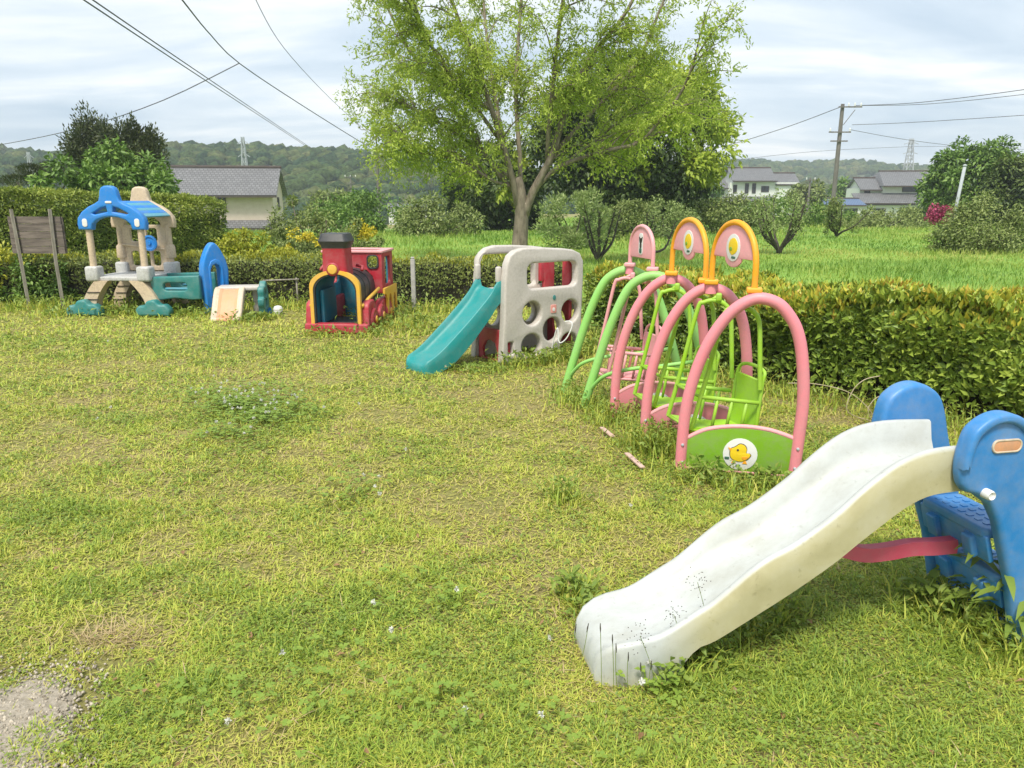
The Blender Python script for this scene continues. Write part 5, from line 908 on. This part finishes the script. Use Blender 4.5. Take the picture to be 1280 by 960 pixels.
# ------------------------------------------------------------------ grass and weeds
HX, HY = np.array([.95, 1.6, 2.45, 3.45, 4.7, 6.2]), np.array([9.3, 7.6, 6.15, 5.1, 3.95, 2.5])
def beyond(x, y, m=.45): return np.where(x < .95, y > 12.0 + m - .45, (y > np.interp(x, HX, HY) + m * 1.5) | (x > 6.6))
fx = np.unique(np.r_[-300, -120, np.linspace(-60, -12, 25), np.linspace(-12, 12, 97), np.linspace(12, 80, 35), 150, 300]); fy = np.unique(np.r_[np.linspace(2.4, 14, 59), np.linspace(14, 70, 57), np.linspace(70, 130, 16)])
FX, FY = np.meshgrid(fx, fy); nx, ny = len(fx), len(fy); I = (np.arange(ny - 1)[:, None] * nx + np.arange(nx - 1)[None]); cxm = (FX[:-1, :-1] + FX[1:, 1:]) / 2; cym = (FY[:-1, :-1] + FY[1:, 1:]) / 2; I = I[beyond(cxm, cym)].ravel()
_, t, b, o = base_mat('field_soil'); g = nn(t, 'ShaderNodeNewGeometry'); n = noise(t, .35, 6, .65, vec=g.outputs['Position']); r = ramp(t, [(.3, (.12, .25, .03)), (.5, (.19, .34, .045)), (.7, (.28, .38, .06))]); link(t, n.outputs[0], r.inputs[0]); link(t, r.outputs[0], b.inputs['Base Color']); b.inputs['Roughness'].default_value = .95
fo = prop(obj('field', np_mesh('field', np.stack([FX, FY, tz(FX, FY) + .01], -1).reshape(-1, 3), np.stack([I, I + 1, I + nx + 1, I + nx], 1)), 'field_soil', None, True), kind='structure')

def blades(x, y, L, Wd, tint, t1=(10, 60), t2=(10, 50), z=None, lite=False):
    n = len(x); az = rng.uniform(0, 2 * math.pi, n); d = np.stack([np.cos(az), np.sin(az), np.zeros(n)], 1); sd = np.stack([-np.sin(az), np.cos(az), np.zeros(n)], 1); a1 = np.radians(rng.uniform(*t1, n)); a2 = a1 + np.radians(rng.uniform(*t2, n)); up = np.array([0, 0, 1.])
    P = np.stack([x, y, tz(x, y) - .004 if z is None else z], 1); L = L[:, None]; Wd = Wd[:, None]
    m = P + (up * np.cos(a1)[:, None] + d * np.sin(a1)[:, None]) * L * .5; tp_ = m + (up * np.cos(a2)[:, None] + d * np.sin(a2)[:, None]) * L * .5
    if lite:
        V = np.stack([P, m + sd * Wd * .5, m - sd * Wd * .5, tp_], 1).reshape(-1, 3); i = (np.arange(n) * 4)[:, None]; return V, np.concatenate([i + [0, 1, 2], i + [2, 1, 3]], 0), np.repeat(tint, 4)
    V = np.stack([P - sd * Wd * .5, P + sd * Wd * .5, m + sd * Wd * .45, m - sd * Wd * .45, tp_], 1).reshape(-1, 3); i = (np.arange(n) * 5)[:, None]
    return V, np.concatenate([i + [0, 1, 2], i + [0, 2, 3], i + [3, 2, 4]], 0), np.repeat(tint, 5)
DRY = [(610, 690, .30, .5), (650, 600, .45, .4), (560, 640, .3, .35), (700, 720, .3, .4), (150, 800, .22, .6), (60, 690, .25, .4), (380, 900, .3, .35), (720, 880, .25, .4), (240, 680, .3, .3), (660, 510, .6, .3), (780, 610, .35, .4), (600, 430, .7, .3), (880, 800, .2, .2), (1040, 640, .3, .2), (350, 640, .25, .25), (20, 560, .5, .25)]
WET = [(305, 520, .35, .35), (300, 870, .3, .25), (150, 900, .25, .3), (450, 800, .3, .3), (180, 720, .3, .25), (60, 640, .4, .25), (700, 620, .15, .4), (1000, 760, .35, .35), (880, 600, .5, .3), (1180, 720, .4, .4), (640, 460, .4, .3), (380, 780, .25, .3), (560, 900, .3, .2), (1000, 560, .5, .2), (1000, 850, .35, .35), (1150, 840, .4, .35), (900, 900, .3, .3), (1100, 920, .4, .3)]
DP = [(G(a, b_)[:2], r_, k) for a, b_, r_, k in DRY]; WP = [(G(a, b_)[:2], r_, k) for a, b_, r_, k in WET]
def lawn_tint(x, y):
    v = .55 + (vnoise(x, y, .9, 21) - .5) * .42 + (vnoise(x, y, .28, 22) - .5) * .6 + (vnoise(x, y, .09, 25) - .5) * .45
    for p, r_, k in DP: v = v - .68 * k * np.exp(-((x - p[0]) ** 2 + (y - p[1]) ** 2) / r_ ** 2)
    for p, r_, k in WP: v = v + k * np.exp(-((x - p[0]) ** 2 + (y - p[1]) ** 2) / r_ ** 2)
    return np.clip(v - .10 * sstep(3.5, 6, y) * (1 - sstep(9.3, 10.3, y)), 0, 1)
def zone(y0, y1, dens):
    n = int((y1 - y0) * 2 * (.75 * (y0 + y1) / 2 + 1.1) * dens * 1.15); y = np.sqrt(rng.uniform(y0 * y0, y1 * y1, n)); x = rng.uniform(-1, 1, n) * (.75 * y + 1.1); k = ~beyond(x, y, .25); x, y = x[k], y[k]
    tn = lawn_tint(x, y); keep = rng.uniform(0, 1, len(x)) < np.clip(.28 + 1.5 * tn, 0, 1); ins = inside(x + (vnoise(x, y, .08, 51) - .5) * .42 + rng.normal(0, .03, len(x)), y + (vnoise(x, y, .08, 52) - .5) * .42 + rng.normal(0, .03, len(x)), poly); keep &= ~(ins & (rng.uniform(0, 1, len(x)) > .04 + .5 * (vnoise(x, y, .14, 4) > .58))); return x[keep], y[keep], tn[keep]
parts = []
for (y0, y1, dens, L0, L1, w0_, w1_) in ((1.25, 2.4, 24000, .018, .06, .002, .0042), (2.4, 3.8, 14500, .02, .065, .0028, .0055), (3.8, 6.0, 6000, .025, .065, .004, .0075), (6.0, 8.5, 1700, .03, .08, .007, .013), (8.5, 12.2, 800, .035, .10, .011, .02)):
    x, y, tn = zone(y0, y1, dens); cl_ = vnoise(x, y, .11, 61) * .6 + vnoise(x, y, .045, 62) * .4; k = rng.uniform(0, 1, len(x)) < np.clip(2.6 * (cl_ - .20), .3, 1); x, y, tn, cl_ = x[k], y[k], tn[k], cl_[k]; n = len(x)
    parts.append(blades(x, y, rng.uniform(L0, L1, n) * (.45 + .95 * cl_) * (.8 + .4 * tn), rng.uniform(w0_, w1_, n), np.clip(tn + (cl_ - .5) * .45, 0, 1), (25, 86), (0, 40), lite=True))
for (y0, y1, dens, L0, L1, w0_, w1_) in ((1.25, 2.6, 7000, .015, .04, .003, .006), (2.6, 4.5, 3000, .02, .045, .005, .009), (4.5, 8.0, 950, .03, .06, .009, .016), (8.0, 12, 300, .04, .09, .016, .03)):
    x, y, tn = zone(y0, y1, dens); n = len(x); parts.append(blades(x, y, rng.uniform(L0, L1, n), rng.uniform(w0_, w1_, n), np.clip(tn * .7 + rng.normal(.1, .22, n), 0, 1), (74, 89), (-4, 6), z=tz(x, y) + rng.uniform(.002, .012, n), lite=True))
prop(leaf_obj('lawn_grass', parts, 'lawn_blade'), 'short patchy yellow-green lawn grass covering the play yard', 'grass', kind='stuff')
# broad-leaved lawn weeds lying flat in the grass
parts = []
for (y0, y1, dens, l0) in ((1.3, 3.2, 5200, .014), (3.2, 5.5, 1900, .022), (5.5, 9, 480, .035)):
    x, y, tn = zone(y0, y1, dens); k = rng.uniform(0, 1, len(x)) < np.clip(tn * 1.6 - .45 + (vnoise(x, y, .2, 31) - .5) * 1.2, .02, 1); x, y, tn = x[k], y[k], tn[k]; n = len(x); A = rdir(n); A[:, 2] = np.abs(A[:, 2]) * .5
    parts.append(leaves(np.stack([x, y, tz(x, y) + rng.uniform(.004, .035, n)], 1), A, np.tile([0, 0, 1.], (n, 1)) + rdir(n) * .3, l0 * rng.uniform(.6, 1.4, n), l0 * rng.uniform(.45, .8, n), tint=tn))
prop(leaf_obj('lawn_weeds', parts, 'weed_leaf'), 'small broad-leaved weeds scattered through the lawn', 'weeds', kind='stuff')
# straw and dead leaves
parts = []; x, y, tn = zone(1.3, 6.5, 800); k = rng.uniform(0, 1, len(x)) < np.clip(.9 - 1.4 * tn, .05, 1); x, y = x[k], y[k]; n = len(x); parts.append(blades(x, y, rng.uniform(.03, .11, n), rng.uniform(.0018, .004, n), np.ones(n), (65, 88), (0, 10), z=tz(x, y) + rng.uniform(.004, .02, n)))
th_ = G(150, 800); n = 260; parts.append(blades(th_[0] + rng.normal(0, .09, n), th_[1] + rng.normal(0, .04, n), rng.uniform(.06, .16, n), np.full(n, .003), np.ones(n), (60, 85), (0, 20)))
prop(leaf_obj('dry_straw', parts, 'straw'), 'dry straw and dead grass stems lying in the lawn', 'straw', kind='stuff')
x, y, tn = zone(1.4, 8, 9); n = len(x); A = rdir(n); A[:, 2] *= .15; prop(leaf_obj('fallen_leaves', [leaves(np.stack([x, y, tz(x, y) + .025], 1), A, np.tile([0, 0, 1.], (n, 1)) + rdir(n) * .25, rng.uniform(.02, .045, n), rng.uniform(.012, .022, n))], 'brown_leaf'), 'brown fallen leaves scattered on the lawn', 'leaves', kind='stuff')
# white clover: leaves in threes and flower heads
def clover(name, label, spots, nl, nf):
    P = []; Fl = []
    for (px, py, sx, sy, k) in spots:
        c = G(px, py); a = rng.normal(0, 1, (int(nl * k), 2)) * [sx, sy] + c[:2]; P.append(a); Fl.append(rng.normal(0, 1, (max(1, int(nf * k)), 2)) * [sx, sy] * 1.05 + c[:2])
    P = np.concatenate(P); Fl = np.concatenate(Fl); n = len(P); h = rng.uniform(.03, .09, n); parts = []
    for j in range(3):
        az = rng.uniform(0, 6.28, n) * 0 + np.arange(n) * 2.4 + j * 2.094; A = np.stack([np.cos(az), np.sin(az), np.full(n, .15)], 1); parts.append(leaves(np.c_[P, tz(P[:, 0], P[:, 1]) + h], A, np.tile([0, 0, 1.], (n, 1)) + rdir(n) * .2, rng.uniform(.016, .026, n), .02, fold=.1))
    prop(leaf_obj(name, parts, 'clover_leaf'), label, 'clover', kind='stuff'); m = len(Fl); q = 16; zf = rng.uniform(.07, .13, m); C = np.repeat(np.c_[Fl, tz(Fl[:, 0], Fl[:, 1]) + zf], q, 0); d = rdir(m * q)
    v1 = leaves(C, d, rdir(m * q), .014, .007); st_ = blades(Fl[:, 0], Fl[:, 1], zf, np.full(m, .003), np.zeros(m), (0, 4), (0, 4)); return v1, st_
f1, s1_ = clover('clover_leaves', 'dense patch of dark green clover in the middle of the lawn', [(290, 512, .16, .13, 1), (325, 530, .17, .12, .8), (260, 500, .2, .1, .4), (345, 508, .16, .1, .6), (310, 492, .3, .14, .5), (285, 550, .14, .1, .4), (370, 520, .2, .1, .3)], 330, 16)
f2, s2_ = clover('clover_leaves', 'scattered small clover clumps through the near lawn', [(90, 520, .25, .12, .3), (140, 530, .1, .1, .3), (430, 630, .1, .1, .5), (450, 610, .15, .1, .5), (530, 760, .2, .12, .6), (600, 870, .18, .12, .5), (290, 900, .2, .1, .6), (830, 860, .06, .06, .5), (700, 930, .3, .1, .4), (480, 560, .3, .3, .3), (940, 690, .25, .2, .4), (140, 430, .6, .4, .2), (560, 480, .8, .5, .3), (420, 850, .2, .1, .4)], 55, 4)
prop(leaf_obj('clover_flowers', [f1, f2], 'flower_white'), 'small white clover flower heads dotted over the lawn', 'flowers', kind='stuff')

# taller grass and weeds around the equipment and along the hedges
def along(pts, n, w):
    Q = resample(pts, 200); i = rng.integers(0, 200, n); return Q[i, 0] + rng.normal(0, w, n), Q[i, 1] + rng.normal(0, w, n)
g2d = lambda L_: [tuple(G(*p)[:2]) for p in L_]
TALL = [(g2d([(845, 597), (900, 606), (1000, 612)]), 420, .045, .05, .13), (g2d([(800, 556), (850, 570)]), 700, .09, .10, .26), (g2d([(765, 528), (830, 535)]), 500, .1, .10, .24), (g2d([(705, 492), (735, 512), (800, 520)]), 500, .1, .08, .2), (g2d([(628, 460), (680, 455), (740, 440)]), 600, .08, .06, .2), (g2d([(560, 464), (630, 466)]), 160, .05, .05, .10),
        (g2d([(380, 420), (465, 422), (485, 398)]), 260, .06, .06, .14), (g2d([(60, 396), (120, 392), (220, 392), (300, 398)]), 700, .14, .06, .17), (g2d([(300, 404), (340, 398)]), 150, .1, .06, .14), (g2d([(0, 388), (120, 385), (250, 385), (380, 385), (500, 388), (620, 390)]), 1500, .2, .10, .26),
        ([(1.0, 8.9), (1.5, 7.5), (2.3, 6.05), (3.3, 5.0), (4.6, 3.8)], 2200, .16, .08, .24), (g2d([(735, 760), (760, 810), (830, 855), (900, 820), (990, 760)]), 700, .04, .06, .14), (g2d([(1150, 740), (1220, 790), (1290, 830)]), 500, .08, .08, .2), ([(1.0, 4.3), (1.3, 5.2), (.9, 6.0)], 700, .35, .07, .16), (g2d([(480, 396), (500, 410), (560, 415)]), 500, .3, .08, .2), (g2d([(700, 620), (712, 632)]), 120, .06, .08, .16), (g2d([(715, 745), (735, 760)]), 120, .04, .08, .16)]
parts = []
for pts, n, w, a, b_ in TALL: x, y = along(pts, n, w); L = rng.uniform(a, b_, n); parts.append(blades(x, y, L, np.clip(rng.uniform(.004, .009, n) * np.maximum(1, y / 5), .004, .02), np.clip(rng.normal(.68, .16, n), 0, 1), (2, 35), (10, 60)))
prop(leaf_obj('tall_grass', parts, 'lawn_blade'), 'uncut taller grass around the play equipment and hedge foot', 'grass', kind='stuff')
parts = []
for pts, n, w, a, b_ in TALL: n = int(n * .8); x, y = along(pts, n, w * 1.1); A = rdir(n); A[:, 2] = np.abs(A[:, 2]) * .7; s_ = np.clip(y / 5, 1, 2); parts.append(leaves(np.stack([x, y, tz(x, y) + rng.uniform(.01, b_ * .75, n)], 1), A, np.tile([0, 0, 1.], (n, 1)) + rdir(n) * .5, .04 * s_ * rng.uniform(.6, 1.3, n), .018 * s_, tint=np.full(n, .5)))
prop(leaf_obj('border_weeds', parts, 'weed_leaf'), 'leafy weeds growing up around the play equipment and hedge foot', 'weeds', kind='stuff')
# field grass
parts = []
for (y0, y1, dens, L0, L1, w0_, w1_) in ((5.5, 14, 150, .08, .20, .012, .02), (14, 24, 150, .09, .22, .014, .026), (24, 40, 50, .12, .26, .026, .045), (40, 62, 13, .14, .3, .05, .08)):
    n = int((y1 - y0) * 2 * (.75 * (y0 + y1) / 2 + 1.1) * dens * 1.1); y = np.sqrt(rng.uniform(y0 * y0, y1 * y1, n)); x = rng.uniform(-1, 1, n) * (.75 * y + 1.1); k = beyond(x, y, .9); x, y = x[k], y[k]; n = len(x); tn = np.clip(.5 + (vnoise(x, y, 3.0, 41) - .5) * 1.2 + (vnoise(x, y, .7, 42) - .5) * .8, 0, 1); hh = .35 + 1.3 * vnoise(x, y, 1.1, 43) * (.5 + vnoise(x, y, 4, 44)); parts.append(blades(x, y, rng.uniform(L0, L1, n) * hh, rng.uniform(w0_, w1_, n), tn, (2, 30), (10, 55), lite=True))
prop(leaf_obj('field_grass', parts, 'field_blade'), 'lush bright green meadow grass filling the field beyond the hedges', 'grass', kind='stuff')

# seed-head stalks by the slide foot and a tall leafy weed by the ladder
def stalks():
    o = thing('seeding_grass', 'thin dark seed-head grass stalks in front of the slide foot', 'grass', tuple(G(775, 852)), 0); oc = np.array(G(775, 852)); k = 0
    for (x, y0_, y1_, YD_) in ((726, 800, 780, 0), (736, 815, 779, 0), (752, 830, 779, 0), (767, 845, 793, 0), (772, 850, 804, 0), (785, 852, 815, 0), (800, 856, 828, 0), (812, 858, 826, 0), (850, 810, 776, 0), (847, 812, 781, 0), (896, 792, 742, 0), (925, 795, 765, 0)):
        g_ = G(x + (x < 745) * -14, 868 if 745 <= x < 840 else (842 if x < 745 else 838)); t_ = AT(x + rng.normal(0, 3), y1_, g_[1]); st = MB().tube(spl([g_ - oc, (g_ * .5 + t_ * .5) + [rng.normal(0, .004), 0, 0] - oc, t_ - oc], 4), .0011, 5).build('stem', 'weed_leaf', o); hd = unit(np.array(t_ - g_)); MB().tube([t_ - hd * .035 - oc, t_ - hd * .02 - oc, t_ - oc], [.001, .0026, .0012], 6).build('seed_head', 'dark_bark', st)
    for (x, y, sp, D_) in ((872, 728, 14, 836), (842, 768, 9, 848), (800, 795, 15, 868)):
        g_ = G(x + 20, D_); t_ = AT(x, y, g_[1]); st = MB().tube(spl([g_ - oc, g_ * .5 + t_ * .5 - oc + [.01, 0, 0], t_ - oc], 4), .001, 5).build('stem', 'weed_leaf', o); n = 40; c = np.array([AT(x + a, y + b_, g_[1] + rng.normal(0, .015)) for a, b_ in rng.normal(0, sp * .62, (n, 2))]) - oc; V, F = blobs(c, np.full((n, 3), .0022), OV, OF); prop(obj('seed_spray', np_mesh('s', V, F), 'dark_bark', st), kind='stuff')
stalks()
def leafy_weed(label, px, py, stems, ll, lw, droop, h0, nper, name='leafy_weed', mat='weed_leaf'):
    b = G(px, py); o = thing(name, label, 'plant', (b[0], b[1], 0))
    for s in range(stems):
        a = rng.uniform(0, 6.28); d = np.array([math.cos(a), math.sin(a), 0]) * rng.uniform(.03, .14); H = h0 * rng.uniform(.6, 1.05); Q = resample(spl([(d[0] * .2, d[1] * .2, -.02), (d[0] * .5, d[1] * .5, H * .5), (d[0] * 1.1, d[1] * 1.1, H)], 5), 12); st = MB().tube(Q, np.linspace(.005, .002, 12), 6).build('stem', 'weed_leaf', o)
        for k in range(nper):
            i = 3 + int(k / nper * 9); az = k * 2.4 + s; A = np.array([[math.cos(az), math.sin(az), rng.uniform(.1, .6)]]); l_ = ll * rng.uniform(.7, 1.2); V, F, T = leaves(Q[i][None], A, np.array([[0, 0, 1.]]), l_, l_ * lw, fold=.15, droop=droop, tint=[.5], seg=2); obj('leaf', np_mesh('leaf', V, F), mat, st, True)
leafy_weed('tall weed with long drooping leaves growing against the blue step ladder', 1218, 775, 5, .15, .2, .35, .36, 10)
leafy_weed('tall drooping weed at the foot of the blue ladder side', 1272, 800, 5, .17, .2, .4, .34, 10)
leafy_weed('low broad-leaved weed beside the blue ladder and slide', 1150, 760, 5, .08, .45, .15, .14, 8)
leafy_weed('bushy weed growing in front of the green chick panel', 885, 600, 6, .05, .45, .15, .12, 9); leafy_weed('small weed in front of the right leg of the front pink arch', 955, 600, 4, .05, .45, .15, .12, 8)
leafy_weed('round-leaved weed at the near edge of the slide foot', 858, 822, 4, .05, .7, .1, .09, 6)
leafy_weed('upright pale weed beside the slide foot', 715, 748, 5, .07, .3, .2, .10, 8)
st = thing('dry_stems', 'arching dry grass stems leaning out of the hedge behind the front pink arch', 'stems', tuple(G(1095, 528))); oc = np.array(G(1095, 528))
for P in ([(1085, 510), (1060, 490), (1020, 480), (985, 479)], [(1060, 515), (1065, 490), (1080, 475), (1100, 470)], [(1090, 525), (1085, 512), (1092, 500), (1100, 495)]): MB().tube(spl([oc * 0 + [0, .0, 0]] + [AT(x, y, oc[1] - .03) - oc for x, y in P], 5), .0035, 5).build('stem', 'dry_stem', st, True)

# ------------------------------------------------------------------ air
hz = MB().box((0, 420, 22), (1640, 980, 66)).build('haze', None); m = bpy.data.materials.new('air'); m.use_nodes = True; t = m.node_tree; t.nodes.clear()
ou_ = nn(t, 'ShaderNodeOutputMaterial'); vp = nn(t, 'ShaderNodeVolumePrincipled'); vp.inputs['Color'].default_value = (.80, .88, .96, 1); vp.inputs['Density'].default_value = .0007; link(t, vp.outputs[0], ou_.inputs['Volume']); hz.data.materials.append(m)
prop(hz, 'thin pale haze hanging over the fields and far hills', 'haze', kind='stuff')

GROUPS = {'caged_swing': 'caged swings hanging from the arch frames', 'swing_set': 'arched swing frames in a row', 'hedge': 'hedges around the yard', 'shrub': 'shrubs around the field', 'utility_pole': 'utility poles', 'pylon': 'far lattice pylons', 'power_line': 'overhead wires', 'stone': 'stones at the hedge foot', 'fruit_tree': 'small trees in the field', 'evergreen_tree': 'dark evergreen trees', 'garden_tree': 'trees between the far houses', 'leafy_weed': 'leafy weeds by the equipment', 'broken_strip': 'broken strips on the grass', 'broadleaf_tree': 'rounded broadleaf trees'}
for o in bpy.data.objects:
    k = o.name.split('.')[0]
    if o.parent is None and k in GROUPS: o['group'] = GROUPS[k]
